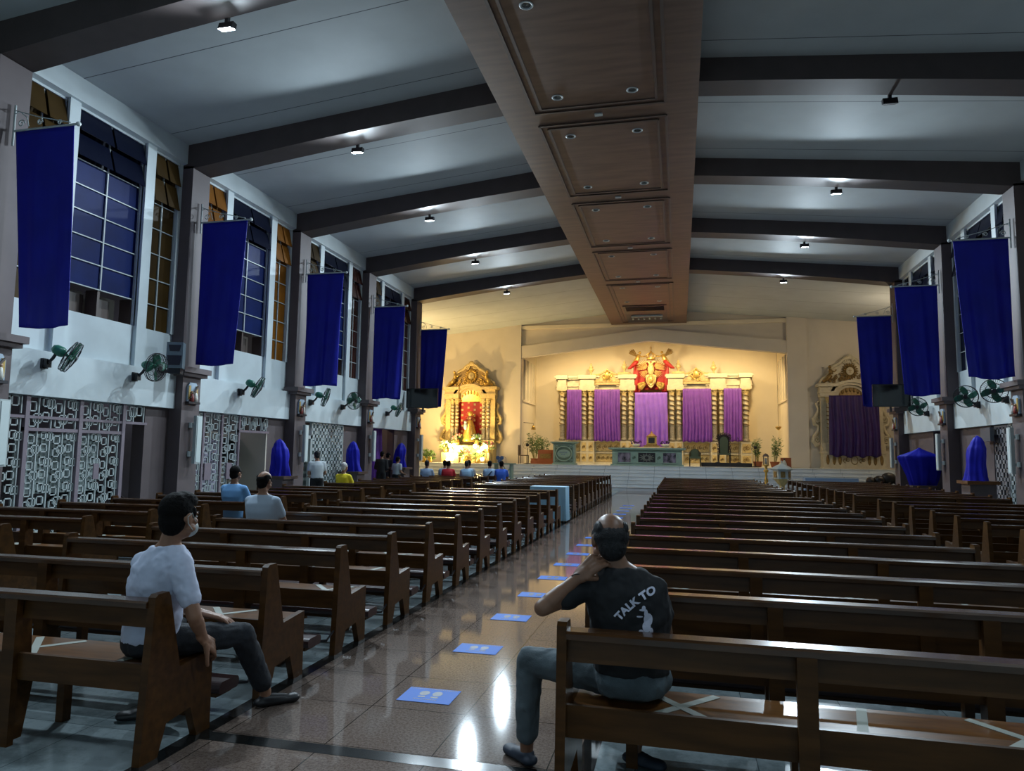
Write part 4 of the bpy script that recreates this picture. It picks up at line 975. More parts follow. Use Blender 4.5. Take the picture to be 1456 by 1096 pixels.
# pale green reading desk at the left steps
t = thing('reading_desk', 'pale green openwork reading desk with microphone at the left of the steps', 'desk', (-8.35, 33.0-.35+.0, 0)); t.location = (-7.95, 32.2, 0)
MB().box(-.50, .50, -.3, .3, 1.14, 1.20).build('desk_top', M_mint, t)
for x in (-.36, .36): MB().box(x-.05, x+.05, -.2, .2, .05, 1.14).build('leg', M_mint, t)
mb = MB(); mb.box(-.4, .4, -.22, .22, 0, .08)
for sg in (-1, 1): mb.bar((sg*.33, -.2, .55), (0, -.2, 1.1), .05); mb.bar((sg*.33, -.2, .95), (0, -.2, .6), .04)
mb.build('tracery', M_mint, t); MB().tube([(.1, 0, 1.2), (.1, -.05, 1.45), (-.02, -.15, 1.52)], .008, 5).build('microphone', M_black, t)
# paschal candlestick and lantern shrine on the right of the steps
t = thing('candlestick', 'tall gilt turned candlestick with glass lantern right of the steps', 'candlestick', (3.66, 32.8, 0))
MB().lathe([(.20, 0), (.20, .05), (.08, .12), (.05, .25), (.10, .35), (.05, .45), (.09, .60), (.045, .75), (.05, .95), (.12, 1.05), (.05, 1.10), (.06, 1.22), (.16, 1.30)], n=14).build('shaft', M_goldm, t, True)
mb = MB()
for k in range(4): mb.bar((.09*(1 if k % 2 else -1), .09*(1 if k > 1 else -1), 1.30), (.09*(1 if k % 2 else -1), .09*(1 if k > 1 else -1), 1.66), .02)
mb.lathe([(.15, 1.66), (.08, 1.76), (0, 1.80)], n=8); mb.build('lantern', M_moul, t); MB().lathe([(.05, 1.32), (.05, 1.58), (0, 1.60)], n=10).build('candle', M_iron, t, True)
t = thing('lantern_shrine', 'small white and gold hexagonal shrine with pointed roof right of the steps', 'shrine', (4.15, 31.6, 0))
MB().lathe([(.30, 0), (.30, .05), (.12, .12), (.10, .45), (.32, .70), (.36, .74)], n=6).build('stem', M_gold, t)
MB().lathe([(.36, .74), (.36, 1.10), (.44, 1.12), (.44, 1.15)], n=6).build('case', M_iron, t)
for k in range(6): a = PI/6+k*PI/3; MB().box(-.09, .09, -.012, .012, .80, 1.04).build('pane', M_golddk, t).matrix_basis = Matrix.Translation((.325*math.cos(a), .325*math.sin(a), 0)) @ Matrix.Rotation(a+PI/2, 4, 'Z')
MB().lathe([(.46, 1.15), (.25, 1.28), (.06, 1.36), (.03, 1.40), (.04, 1.46), (0, 1.50)], n=6).build('roof', M_iron, t)
t = thing('statuette', 'small black and white saint figure before a dark panel at right sanctuary edge', 'statuette', (5.05, 37.5, PF)); MB().box(-.15, .35, .15, .2, 0, .5).build('back_panel', M_clay, t)
MB().lathe([(.12, 0), (.12, .2), (.07, .32), (.03, .38)], n=10).build('robe', M_iron, t, True); MB().ell((0, -.0, .42), .05, n=8).build('head', M_black, t, True)
# blue table strip and black bags on the right-hand steps
tag(MB().box(5.2, 7.3, 32.5, 33.0, 0, .78).build('long_table', pmat('pale_blue_cloth', (.30, .45, .70), .6)), 'long table in pale blue cloth before the right steps', 'table')
t = thing('duffel_bag', 'black bags heaped on the steps before the right side altar', 'bag', (8.2, 32.9, 0)); mb = MB()
for x, z, r in ((0, .72, .26), (.35, .8, .30), (.75, .72, .28), (-.35, .66, .18), (1.15, .66, .2)): mb.ell((x, 0, z), r, .25, .2 if z < .75 else .26)
mb.build('bag', M_black, t, True); MB().box(-.5, 1.4, -.25, .25, 0, .5).build('crate', M_dark, t)
# ------------------------------------------------------------------ side altars
def side_altar(xc, yb, lit, lbl):
    t = thing('side_altar', lbl, 'side altar', (xc, yb, PF), 0, None); t.scale = (.88, 1, 1)
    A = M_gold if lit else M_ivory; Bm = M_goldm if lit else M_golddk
    mb = MB(); mb.box(-1.62, 1.62, -.75, 0, .0, .80); mb.box(-1.68, 1.68, -.80, 0, .74, .82); mb.box(-1.68, 1.68, -.80, 0, 0, .07); bo = mb.build('plinth', A, t)
    mb = MB()
    for x in (-1.38, -1.05, -.75, .75, 1.05, 1.38):
        mb.ell((x, -.76, .42), .09, .03, .24, 10); mb.ell((x, -.77, .60), .05, .03, .07, 8)
    relief(mb, -.6, -.22, .22, .62, -.76, 1, .02); relief(mb, .22, .6, .22, .62, -.76, 2, .02); mb.tube([(.17*math.cos(a*PI/10), -.76, .42+.20*math.sin(a*PI/10)) for a in range(20)], .02, 6, closed=True)
    mb.build('plinth_carving', M_golddk, bo, True)
    for x in (-1.42, 1.42):
        MB().box(x-.22, x+.22, -.66, -.05, .82, 1.24).build('pedestal_block', A, t)
    for x in (-1.02, 1.02): MB().box(x-.20, x+.20, -.60, -.05, .82, 1.24).build('pedestal_block', A, t)
    mb = MB(); mb.box(-1.6, 1.6, -.12, -.02, .8, 3.6); mb.build('back_board', A, t)
    for x in (-1.18, -.88, .88, 1.18):
        sh = spiral_col(x, -.42, 1.24, 3.55, .12, t, turns=6)
    for sg in (-1, 1):
        mb = MB(); mb.box(sg*1.30, sg*1.62, -.45, -.05, 1.24, 3.55); mb.build('side_pier', A, t)
        mb = MB()                     # scrolled wings at the sides
        pts = [(sg*1.66, -.2, 3.35), (sg*1.80, -.2, 3.2), (sg*1.68, -.2, 2.95), (sg*1.78, -.2, 2.7), (sg*1.98, -.2, 2.45), (sg*1.92, -.2, 2.2), (sg*1.72, -.2, 2.1), (sg*1.75, -.2, 1.85), (sg*1.95, -.2, 1.6), (sg*2.02, -.2, 1.35), (sg*1.85, -.2, 1.15), (sg*1.65, -.2, 1.2)]
        mb.tube(pts, [.06, .08, .08, .09, .10, .10, .08, .08, .10, .11, .10, .06], 8)
        scroll(mb, (sg*1.80, -.22, 1.42), .20, 1.8, .03, 0, sg, th=.05); scroll(mb, (sg*1.76, -.22, 2.42), .15, 1.6, .03, 0, sg, th=.045); scroll(mb, (sg*1.72, -.22, 3.22), .10, 1.4, .02, 0, sg, th=.035)
        mb.prism([(p[0]-sg*.02, p[2]) for p in pts]+[(sg*1.6, 1.15), (sg*1.6, 3.4)], -.16, -.08, 'y'); mb.build('scrolled_wing', A, t, True, angle=50)
    ent = MB()
    for sg in (-1, 1):
        ent.box(sg*.74, sg*1.66, -.62, -.02, 3.55, 3.75); ent.box(sg*.72, sg*1.70, -.66, -.02, 3.75, 3.82); ent.box(sg*.74, sg*1.66, -.60, -.02, 3.82, 4.05); ent.box(sg*.70, sg*1.80, -.74, -.02, 4.05, 4.20)
    arch = []
    for r1, r2, y in ((.80, .98, -.50), (.98, 1.14, -.60), (.62, .80, -.35)):
        n = 16; po = [(r2*1.0*math.cos(PI*k/n), 3.62+r2*.66*math.sin(PI*k/n)) for k in range(n+1)]+[(r1*math.cos(PI*k/n), 3.62+r1*.66*math.sin(PI*k/n)) for k in range(n, -1, -1)]
        for k in range(n): ent.prism([po[k], po[k+1], po[2*n-k], po[2*n+1-k]], y, -.02, 'y')
    ent.build('cornice', A, t)
    mb = MB(); mb.prism([(-.75, 3.4)]+[(.80*math.cos(PI*(16-k)/16), 3.60+.52*math.sin(PI*k/16)) for k in range(17)]+[(.75, 3.4)], -.30, -.1, 'y')
    for k in range(7): mb.ell((-.6+.2*k, -.31, 3.66+.26*math.sin(PI*(k+.5)/7)), .075, .04, .12, 8)
    mb.build('arch_carving', Bm, t, True, angle=40)
    # broken pediment with sunburst
    ped = MB(); prof = [(-1.62, 4.20), (-1.45, 4.45), (-1.15, 4.62), (-1.0, 4.75), (-.98, 5.0), (-.80, 5.12), (-.55, 5.22), (-.38, 5.38), (-.22, 5.48), (0, 5.50)]
    full = prof + [(-x, z) for x, z in reversed(prof[:-1])]
    ped.prism(full, -.30, -.04, 'y'); pd = ped.build('pediment', A if not lit else M_golddk, t)
    mb = MB(); mb.tube([(x, -.32, z) for x, z in full], .085, 8)
    for sg in (-1, 1): scroll(mb, (sg*.26, -.36, 5.36), .15, 1.8, .02, PI/2, sg, th=.05); scroll(mb, (sg*1.02, -.36, 4.92), .13, 1.6, .02, 0, sg, th=.045); scroll(mb, (sg*1.45, -.36, 4.38), .12, 1.5, .02, 0, sg, th=.04)
    mb.build('pediment_moulding', A, pd, True)
    mb = MB()
    for k in range(20): a = k*PI/10; mb.tube([(.2*math.cos(a), -.36, 4.84+.2*math.sin(a)), (.34*math.cos(a), -.38, 4.84+.34*math.sin(a)), (.46*math.cos(a), -.34, 4.84+.42*math.sin(a))], [.03, .05, .012], 6)
    mb.build('sun_rays', Bm, pd, True)
    mb = MB(); mb.lathe([(.20, 0), (.20, -.06), (.17, -.08), (0, -.08)], (0, -.34, 4.84), 20, 'y'); di = mb.build('sun_disc', A, pd, True, angle=40)
    mb = MB(); mb.bar((-.09, -.43, 4.86), (.09, -.43, 4.86), .02); mb.bar((0, -.43, 4.95), (0, -.43, 4.76), .02); mb.bar((-.06, -.43, 4.78), (.06, -.43, 4.78), .02); mb.build('monogram', M_golddk, di)
    mb = MB()
    for k in range(7): a = math.radians(20+k*23.3); mb.tube([(0, -.36, 5.50), (.17*math.cos(a), -.38, 5.52+.17*math.sin(a))], [.03, .045], 6)
    mb.build('shell_crest', A, pd, True)
    mb = MB(); rr = random.Random(5)
    for k in range(36):
        q = rr.uniform(-1.1, 1.1); z = 4.32+rr.uniform(0, .5)*(1.2-abs(q)); scroll(mb, (q, -.36, z), .10, 1.2, .02, rr.random()*6, rr.choice((-1, 1)), th=.028)
    mb.build('leaf_carving', Bm, pd, True)
    for sg in (-1, 1):
        mb = MB(); mb.tube([(sg*1.05, -.5, 4.65), (sg*1.22, -.5, 4.45), (sg*1.45, -.45, 4.30)], [.13, .11, .07], 8); mb.tube([(sg*1.02, -.5, 4.68), (sg*1.06, -.5, 4.95)], [.12, .07], 8); mb.tube([(sg*1.05, -.52, 4.86), (sg*.85, -.56, 4.80), (sg*.75, -.56, 4.9)], .035, 6)
        mb.ell((sg*1.08, -.5, 5.05), .085, n=10); mb.build('reclining_cherub', Bm, t, True)
    return t
ALX, ARX = -11.35, 8.30
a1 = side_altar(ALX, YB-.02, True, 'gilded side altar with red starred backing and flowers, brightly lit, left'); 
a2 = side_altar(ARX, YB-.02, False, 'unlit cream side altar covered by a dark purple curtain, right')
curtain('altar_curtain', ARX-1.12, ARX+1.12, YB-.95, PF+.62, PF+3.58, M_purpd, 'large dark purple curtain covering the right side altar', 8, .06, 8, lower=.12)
# left altar: red backing with gold squares, crowned statue, flowers and bulbs
t = thing('red_backing', 'red cloth backing with rows of gold squares in the left side altar', 'backing', (ALX, YB-.16, PF))
MB().box(-.74, .74, -.03, 0, 1.3, 3.95).build('cloth', M_red, t)
for j in range(7):
    for i in range(4):
        x = -.54+.36*i + (.0 if j % 2 else .0); z = 1.75+.30*j+(.12 if i % 2 else 0)
        MB().box(x-.055, x+.055, -.045, -.03, z-.055, z+.055).build('gold_square', M_gold, t)
t = thing('saint_statue', 'crowned statue in gold robes holding a child, left side altar', 'statue', (ALX+.05, YB-.62, PF+1.15))
MB().lathe([(.40, 0), (.42, .1), (.36, .5), (.24, .95), (.16, 1.15), (.08, 1.22)], n=18).build('robe', M_goldm, t, True)
MB().ell((0, -.02, 1.34), .11, .12, .14).build('head', M_skin, t, True)
mb = MB(); mb.lathe([(.12, 0), (.15, .10), (.12, .2), (.04, .26)], (0, 0, 1.44), 12)
for k in range(12): a = k*PI/6; mb.tube([(.15*math.cos(a), .05, 1.42+.15*math.sin(a)), (.30*math.cos(a), .05, 1.42+.30*math.sin(a))], [.02, .006], 5)
mb.build('crown', M_goldm, t, True)
mb = MB(); mb.ell((-.18, -.26, .85), .12, .12, .20); mb.ell((-.18, -.30, 1.08), .08); mb.build('child_figure', M_iron, t, True)
def flowers(x, y, z, r, seed, lbl, col=None):
    t = thing('flower_bouquet', lbl, 'flowers', (x, y, z), 0, 'bouquets at the left side altar'); q = random.Random(seed)
    MB().lathe([(.10, 0), (.14, .15), (.08, .25), (.11, .30)], n=12).build('vase', M_goldm, t, True)
    lf = MB(); fl = MB()
    for k in range(60):
        d = Vector((q.uniform(-1, 1), q.uniform(-1, 1), q.uniform(-.3, 1))).normalized(); c = Vector((0, 0, .3))+d*r*.3; s_ = d.orthogonal().normalized()*.03; lf.add([c, c+d*r*.5+s_, c+d*r*.9, c+d*r*.5-s_], [(0, 1, 2, 3)])
    for k in range(16):
        d = Vector((q.uniform(-1, 1), q.uniform(-1, .4), q.uniform(0, 1))).normalized(); fl.ell(Vector((0, 0, .35))+d*r*q.uniform(.5, .9), .06, n=7)
    lf.build('foliage', M_leaf, t); fl.build('blossoms', col or M_iron, t, True)
pk = pmat('pink_petal', (.6, .2, .2), .6)
for k, (x, y, z, r, c, w_) in enumerate(((-2.35, -1.25, .0, .45, M_iron, 'on the floor at far left'), (-1.15, -1.15, .55, .40, M_iron, 'above the bright bulbs at left'), (-.55, -.95, .95, .36, pk, 'left of the gold statue'), (.55, -.95, .95, .36, M_iron, 'right of the gold statue'), (1.25, -1.15, .55, .38, pk, 'above the bright bulbs at right'), (.05, -1.45, .1, .42, pk, 'low in the centre before the statue'), (-1.9, -1.6, 0, .35, M_leaf, 'green, low at the left foot'), (.85, -1.6, 0, .35, M_leaf, 'green, low at the right foot'))):
    flowers(ALX+x, YB+y, PF+z, r, k+3, 'flower bouquet %s of the left side altar' % w_, c)
t = thing('flower_bank', 'stepped gold stand for flowers before the left side altar', 'stand', (ALX, YB-1.15, PF)); MB().box(-1.35, 1.35, -.15, .3, 0, .55).build('stand_body', M_gold, t); MB().box(-.75, .75, .0, .3, .55, .95).build('upper_step', M_gold, t)
for x, n, nm in ((-.62, 7, 'left'), (.92, 5, 'right')):
    t = thing('bulb_cluster', 'dazzling cluster of warm bulbs %s of centre before the left altar' % nm, 'lights', (ALX+x, YB-1.5, PF+.45), 0, 'bulb clusters at the left altar'); q = random.Random(n)
    mb = MB()
    MB().box(-.3, .3, .05, .1, -.45, .1).build('bracket', M_golddk, t)
    for k in range(n): MB().ell((q.uniform(-.32, .32), q.uniform(-.05, .05), q.uniform(-.32, .5)), .11, n=10).build('bulb', M_candle, t, True)
    lamp('bulb_light', 'POINT', (ALX+x, YB-1.75, PF+.7), 130, (1, .68, .28), None, .15)
# table with the blue cloth among the pews
t = thing('side_table', 'small table under a pale blue pleated cloth among the pews by aisle', 'table', (-3.08, 17.15, 0)); 
MB().box(-.40, .40, -.25, .25, .80, .83).build('table_top', M_wood2, t)
for a in (-.36, .36):
    for b in (-.21, .21): MB().box(a-.02, a+.02, b-.02, b+.02, 0, .80).build('leg', M_wood, t)
def clothf(u, v):
    per = [(-.43, -.28), (.43, -.28), (.43, .28), (-.43, .28), (-.43, -.28)]; q = u*4; i = min(3, int(q)); f_ = q-i
    x = per[i][0]+(per[i+1][0]-per[i][0])*f_; y = per[i][1]+(per[i+1][1]-per[i][1])*f_; s_ = 1+.04*v+.03*v*math.sin(u*150)
    return (-3.08+x*s_, 17.15+y*s_, .845-v*.80)
mb = MB(); mb.grid(clothf, 200, 6); mb.box(-3.51, -2.65, 16.87, 17.43, .838, .846); tag(mb.build('tablecloth', pmat('sky_blue_cloth', (.28, .48, .62), .6), None), 'pale blue pleated tablecloth on the small table by the aisle', 'tablecloth')
# ------------------------------------------------------------------ floor stickers
M_stk = pmat('sticker_blue', (.012, .13, .55), .6, spec=.25); M_foot = pmat('sticker_print', (.05, .07, .10), .5)
for k in range(17):
    y = 4.63+1.18*k
    if 15.8 < y < 22.3 and k % 2: pass
    t = thing('floor_sticker', 'blue footprint sticker on the aisle floor, %s from the camera' % ORD[k], 'sticker', (-1.63, y, .002), 0, 'distance stickers on the aisle')
    MB().box(-.18, .18, -.135, .135, 0, .0012).build('sheet', M_stk, t)
    mb = MB()
    for sg in (-1, 1):
        mb.lathe([(.0, .0012), (.034, .0012), (.034, .0018), (0, .0018)], (0, 0, 0), 14); n0 = len(mb.v)-56
        for q in range(n0, len(mb.v)): v = mb.v[q]; mb.v[q] = (v[0]+sg*.045, v[1]*1.35+.035, v[2])
        mb.box(sg*.045-.025, sg*.045+.025, -.045, -.020, .0012, .0018)
    mb.build('footprints', M_foot, t)
    mb = MB()
    for q in range(22): mb.box(-.165+q*.015, -.165+q*.015+.010, .112, .122, .0012, .0018)
    for q in range(11): mb.box(-.085+q*.015, -.085+q*.015+.010, -.085, -.072, .0012, .0018)
    mb.build('small_print', M_foot, t)
#@@PEOPLE
# ------------------------------------------------------------------ people
def capsule(mb, p, q, r1, r2, n=12, fl=1.0, upv=(0, 0, 1)):
    """rounded tapering limb segment; fl flattens it across upv"""
    p = Vector(p); q = Vector(q); d = q-p; L_ = d.length; d.normalize(); u = Vector(upv); u = (u-d*u.dot(d))
    if u.length < .1: u = d.orthogonal()
    u.normalize(); w = d.cross(u); rings = []
    for t in (-.98, -.8, -.5, 0): rings.append((p+d*r1*t, r1*math.sqrt(max(0.0004, 1-t*t))))
    for t in (.33, .66): rings.append((p+d*L_*t, (r1+(r2-r1)*t)))
    for t in (0, .5, .8, .98): rings.append((q+d*r2*t, r2*math.sqrt(max(0.0004, 1-t*t))))
    vs = [c+(u*fl*math.cos(2*PI*k/n)+w*math.sin(2*PI*k/n))*r for c, r in rings for k in range(n)]
    fs = [(i*n+k, i*n+(k+1) % n, (i+1)*n+(k+1) % n, (i+1)*n+k) for i in range(len(rings)-1) for k in range(n)]
    fs += [tuple(range(n-1, -1, -1)), tuple(range((len(rings)-1)*n, len(rings)*n))]
    return mb.add(vs, fs)
def limb(mb, pts, rs, **k):
    for i in range(len(pts)-1): capsule(mb, pts[i], pts[i+1], rs[i], rs[i+1], **k)
def loft(mb, rings, n=20, pw=2.3):
    """rings: (centre, right vector, forward vector, half width, half depth)"""
    vs = []
    for c, a, b, ra, rb in rings:
        c, a, b = Vector(c), Vector(a).normalized(), Vector(b).normalized()
        for k in range(n):
            t = 2*PI*k/n; ct, st = math.cos(t), math.sin(t)
            vs.append(c+a*ra*math.copysign(abs(ct)**(2/pw), ct)+b*rb*math.copysign(abs(st)**(2/pw), st))
    fs = [(i*n+k, i*n+(k+1) % n, (i+1)*n+(k+1) % n, (i+1)*n+k) for i in range(len(rings)-1) for k in range(n)]
    fs += [tuple(range(n-1, -1, -1)), tuple(range((len(rings)-1)*n, len(rings)*n))]
    return mb.add(vs, fs)
def frame3(face, upv=(0, 0, 1)):
    f = Vector(face).normalized(); u = Vector(upv); r = f.cross(u).normalized(); u = r.cross(f); return r, f, u
def hand(mb, wrist, d, nrm, side, curl=.5, s=1.0, thumb=.7, spread=.12):
    """palm, five bent fingers; nrm is the direction the palm faces, side = +1 if the thumb is on d x nrm side"""
    w = Vector(wrist); d = Vector(d).normalized(); nrm = Vector(nrm); nrm = (nrm-d*nrm.dot(d)).normalized(); t = d.cross(nrm)*side
    for k, off in enumerate((-.030, -.010, .010, .029)):
        capsule(mb, w+t*off*.6*s, w+d*.088*s+t*off*s, .015*s, .012*s, n=8)
    capsule(mb, w-d*.03*s, w+d*.03*s, .024*s, .026*s, fl=.8, upv=nrm)
    for k, (off, L_) in enumerate(((.030, .072), (.010, .080), (-.010, .075), (-.029, .058))):
        p = w+d*.090*s+t*off*s; c = curl*(.85+.12*k); dirv = (d+t*spread*off*10).normalized()
        for j, fr in enumerate((.46, .30, .24)):
            c2 = c*(.7 if j == 0 else .9); dirv = (dirv*math.cos(c2)+nrm*math.sin(c2)); dirv.normalize()
            n_ = (nrm-dirv*nrm.dot(dirv)); nrm2 = n_.normalized() if n_.length > .05 else -d
            q = p+dirv*L_*fr*s; capsule(mb, p, q, (.0092-.0007*j)*s, (.0086-.0007*j)*s, n=8); p = q
            nrm_l = nrm2
            if j < 2: dirv = (dirv*math.cos(c2*.6)+nrm_l*math.sin(c2*.6)).normalized()
    fist = curl > 1
    p = w+d*.022*s+t*.026*s; dv = (d*.55+t*.30+nrm*.8).normalized() if fist else (d*.62+t*.72+nrm*.35*thumb).normalized(); q = p+dv*.042*s; capsule(mb, p, q, .015*s, .0115*s, n=8)
    dv2 = (nrm*.5-t*.8+d*.3).normalized() if fist else (dv+nrm*.45*thumb+d*.35).normalized(); r = q+dv2*.032*s; capsule(mb, q, r, .0115*s, .010*s, n=8); capsule(mb, r, r+(dv2+d*.3).normalized()*.022*s, .010*s, .0088*s, n=8)
def head(mb, c, face, s=1.0, upv=(0, 0, 1)):
    r, f, u = frame3(face, upv); c = Vector(c)
    R = Matrix((r, f, u)).transposed()
    def P(a, b, h): return c+(r*a+f*b+u*h)*s
    mb.ell(P(0, -.012, .025), .076*s, .096*s, .092*s, 20, R); mb.ell(P(0, .018, -.035), .060*s, .072*s, .080*s, 18, R)
    mb.ell(P(0, .052, -.082), .030*s, .030*s, .026*s, 12, R)                               # chin
    capsule(mb, P(0, .086, .012), P(0, .104, -.022), .009*s, .014*s, n=8)                   # nose
    for sg in (-1, 1):
        mb.ell(P(sg*.012, .098, -.026), .009*s, .010*s, .008*s, 8, R); mb.ell(P(sg*.030, .074, .022), .024*s, .012*s, .008*s, 10, R)   # brow
        mb.ell(P(sg*.040, .058, -.020), .024*s, .022*s, .020*s, 10, R)                      # cheek
        mb.ell(P(sg*.078, -.008, -.006), .010*s, .020*s, .031*s, 12, R); mb.ell(P(sg*.075, .0, -.026), .008*s, .011*s, .013*s, 8, R)   # ear
        mb.ell(P(sg*.055, .03, -.055), .018*s, .030*s, .022*s, 10, R)
    mb.ell(P(0, .084, -.052), .024*s, .010*s, .006*s, 10, R); mb.ell(P(0, .082, -.062), .021*s, .010*s, .007*s, 10, R)
    return P, R
def remesh(o, vox, it=4, fac=.5, disp=0, dscale=.12, post=0):
    m_ = o.modifiers.new('surface', 'REMESH'); m_.mode = 'VOXEL'; m_.voxel_size = vox; m_.use_smooth_shade = True
    s_ = o.modifiers.new('smooth', 'SMOOTH'); s_.iterations = it; s_.factor = fac
    if disp:
        tx = bpy.data.textures.get('fold_%.2f' % dscale) or bpy.data.textures.new('fold_%.2f' % dscale, 'CLOUDS'); tx.noise_scale = dscale; tx.noise_depth = 2
        d_ = o.modifiers.new('folds', 'DISPLACE'); d_.texture = tx; d_.strength = disp; d_.mid_level = .5; d_.texture_coords = 'LOCAL'
    if post: q = o.modifiers.new('smooth2', 'SMOOTH'); q.iterations = post
    return o
def torso_rings(pel, chest, neck, sh_dir, fwd, g=0.0, broad=1.0, belly=0.0, z0=-.02):
    pel, chest, neck = Vector(pel), Vector(chest), Vector(neck); a = Vector(sh_dir).normalized(); f = Vector(fwd).normalized()
    mid = pel.lerp(chest, .5)
    return [(pel+Vector((0, 0, z0)), a, f, (.10+g)*broad, .07+g), (pel+Vector((0, 0, z0+.03)), a, f, (.155+g)*broad, .112+g+belly*.5), (pel.lerp(mid, .6), a, f, (.150+g)*broad, .112+g+belly), (mid, a, f, (.152+g)*broad, .112+g+belly*.8),
            (chest-Vector((0, 0, .03)), a, f, (.172+g)*broad, .118+g), (chest+(neck-chest)*.35, a, f, (.176+g)*broad, .108+g), (chest+(neck-chest)*.66, a, f, (.135+g)*broad, .078+g), (chest+(neck-chest)*.88, a, f, (.080+g)*broad, .058+g), (neck, a, f, .050+g*.4, .050+g*.4)]
def make_person(lbl, J, shirt, trousers, hairm, skin, hair='short', vox=.006, s=1.0, sleeve=.62, extra=None, group=None, broad=1.0, belly=0.0, shoe=None, mask=False, bald=False, longs=False, sz=0):
    v = {k: Vector(p) for k, p in J.items() if k not in ('face', 'fwd', 'hand_l', 'hand_r', 'up')}
    shd = (v['sh_r']-v['sh_l']).normalized(); fwd = Vector(J['fwd'])
    mb = MB(); loft(mb, torso_rings(v['pel'], v['chest'], v['neck'], shd, fwd, 0, broad, belly))
    P, R = head(mb, v['head'], J['face'], s, J.get('up', (0, 0, 1)))
    limb(mb, [v['neck']-Vector((0, 0, .03)), v['head']+Vector((0, 0, -.05))-Vector(J['face']).normalized()*.03], [.058, .052])
    for sd in ('l', 'r'):
        limb(mb, [v['sh_'+sd], v['el_'+sd], v['wr_'+sd]], [.050, .040, .026])
        capsule(mb, v['sh_'+sd].lerp(v['el_'+sd], .35), v['sh_'+sd].lerp(v['el_'+sd], .6), .047, .045); capsule(mb, v['el_'+sd].lerp(v['wr_'+sd], .2), v['el_'+sd].lerp(v['wr_'+sd], .5), .041, .036)
        d, nr, side, curl = J['hand_'+sd]; hand(mb, v['wr_'+sd], d, nr, side, curl, s*1.12)
        limb(mb, [v['hip_'+sd], v['kn_'+sd], v['an_'+sd]], [.078, .052, .036]); capsule(mb, v['kn_'+sd].lerp(v['an_'+sd], .2), v['kn_'+sd].lerp(v['an_'+sd], .45), .052, .048)
        ft = v['toe_'+sd]; an = v['an_'+sd]; g0 = Vector((an.x, an.y, .035+an.z-.09)); capsule(mb, an, g0, .036, .032); capsule(mb, g0, ft, .034, .026, fl=.8)
    o = mb.build('person', skin, None, True); remesh(o, vox, 3)
    tag(o, lbl, 'person', group)
    # shirt
    mb = MB(); rg = torso_rings(v['pel'], v['chest'], v['neck'], shd, fwd, .014, broad, belly, -.03+sz)[:-1]; loft(mb, rg)
    for sd in ('l', 'r'):
        e = v['sh_'+sd].lerp(v['el_'+sd], sleeve if not longs else 1); capsule(mb, v['chest'].lerp(v['neck'], .55).lerp(v['sh_'+sd], .4), v['sh_'+sd], .070, .062); limb(mb, [v['sh_'+sd], e], [.062, .062])
        if longs: limb(mb, [v['el_'+sd], v['wr_'+sd]], [.056, .042])
    so = mb.build('shirt', shirt, o, True); remesh(so, vox*1.3, 6, disp=.022 if vox < .01 else .0, dscale=.07, post=1)
    # trousers
    mb = MB(); a = shd
    loft(mb, [(v['pel']+Vector((0, 0, -.085)), a, fwd, .08, .06), (v['pel']+Vector((0, 0, -.06)), a, fwd, .145*broad, .12), (v['pel'], a, fwd, .162*broad, .128+belly*.5), (v['pel']+Vector((0, 0, .05+sz*1.4)), a, fwd, .155*broad, .118+belly*.5)])
    for sd in ('l', 'r'):
        cu = v['kn_'+sd].lerp(v['an_'+sd], .84); limb(mb, [v['pel'].lerp(v['hip_'+sd], .5), v['hip_'+sd], v['kn_'+sd], cu], [.09, .098, .072, .062]); capsule(mb, v['kn_'+sd].lerp(v['an_'+sd], .2), v['kn_'+sd].lerp(v['an_'+sd], .5), .070, .066)
    to = mb.build('trousers', trousers, o, True); remesh(to, vox*1.4, 4, disp=.018 if vox < .01 else 0, dscale=.06, post=1)
    # shoes
    for sd in ('l', 'r'):
        an, ft = v['an_'+sd], v['toe_'+sd]; dd = (ft-an); dd.z = 0; dd.normalize(); zg = an.z-.09; mb = MB()
        h0 = Vector((an.x, an.y, zg+.030))-dd*.03; capsule(mb, h0, Vector((ft.x, ft.y, zg+.026)), .042, .044, fl=.65); capsule(mb, h0+dd*.03+Vector((0, 0, .02)), Vector((ft.x, ft.y, zg+.035))-dd*.06, .042, .038, fl=.7)
        mb.box(0, 0, 0, 0, 0, 0) if False else None
        remesh(mb.build('shoe', shoe or M_black, o, True), max(.006, vox), 2)
    # hair
    mb = MB(); hm = hairm
    if bald:
        mb.ell(P(0, -.030, .012), .0815*s, .088*s, .066*s, 20, R); mb.ell(P(0, -.050, -.030), .066*s, .062*s, .070*s, 16, R)
        for sg in (-1, 1): mb.ell(P(sg*.070, .010, .018), .012*s, .030*s, .034*s, 10, R); mb.ell(P(sg*.058, -.030, .046), .020*s, .058*s, .036*s, 14, R)
    else:
        mb.ell(P(0, -.026, .042), .081*s, .094*s, .090*s, 20, R); mb.ell(P(0, -.045, -.015), .072*s, .064*s, .082*s, 16, R)
        if hair == 'tall': mb.ell(P(0, .012, .082), .070*s, .078*s, .056*s, 16, R)
        for sg in (-1, 1): mb.ell(P(sg*.068, .026, .026), .010*s, .020*s, .030*s, 10, R)
    ho = mb.build('hair', hm, o, True); remesh(ho, max(vox*.8, .005), 2, disp=.006 if vox < .01 else 0, dscale=.02)
    if vox < .01:
        for sg in (-1, 1):
            eb = MB().ell(P(sg*.030, .078, .004), .011*s, .008*s, .007*s, 10, R).build('eye', M_iron, o, True); MB().ell(P(sg*.030, .0855, .004), .0045*s, n=8).build('iris', M_black, eb, True)
            MB().tube([P(sg*.014, .089, .024), P(sg*.030, .090, .029), P(sg*.048, .080, .024)], .0035*s, 6).build('eyebrow', hm, o, True)
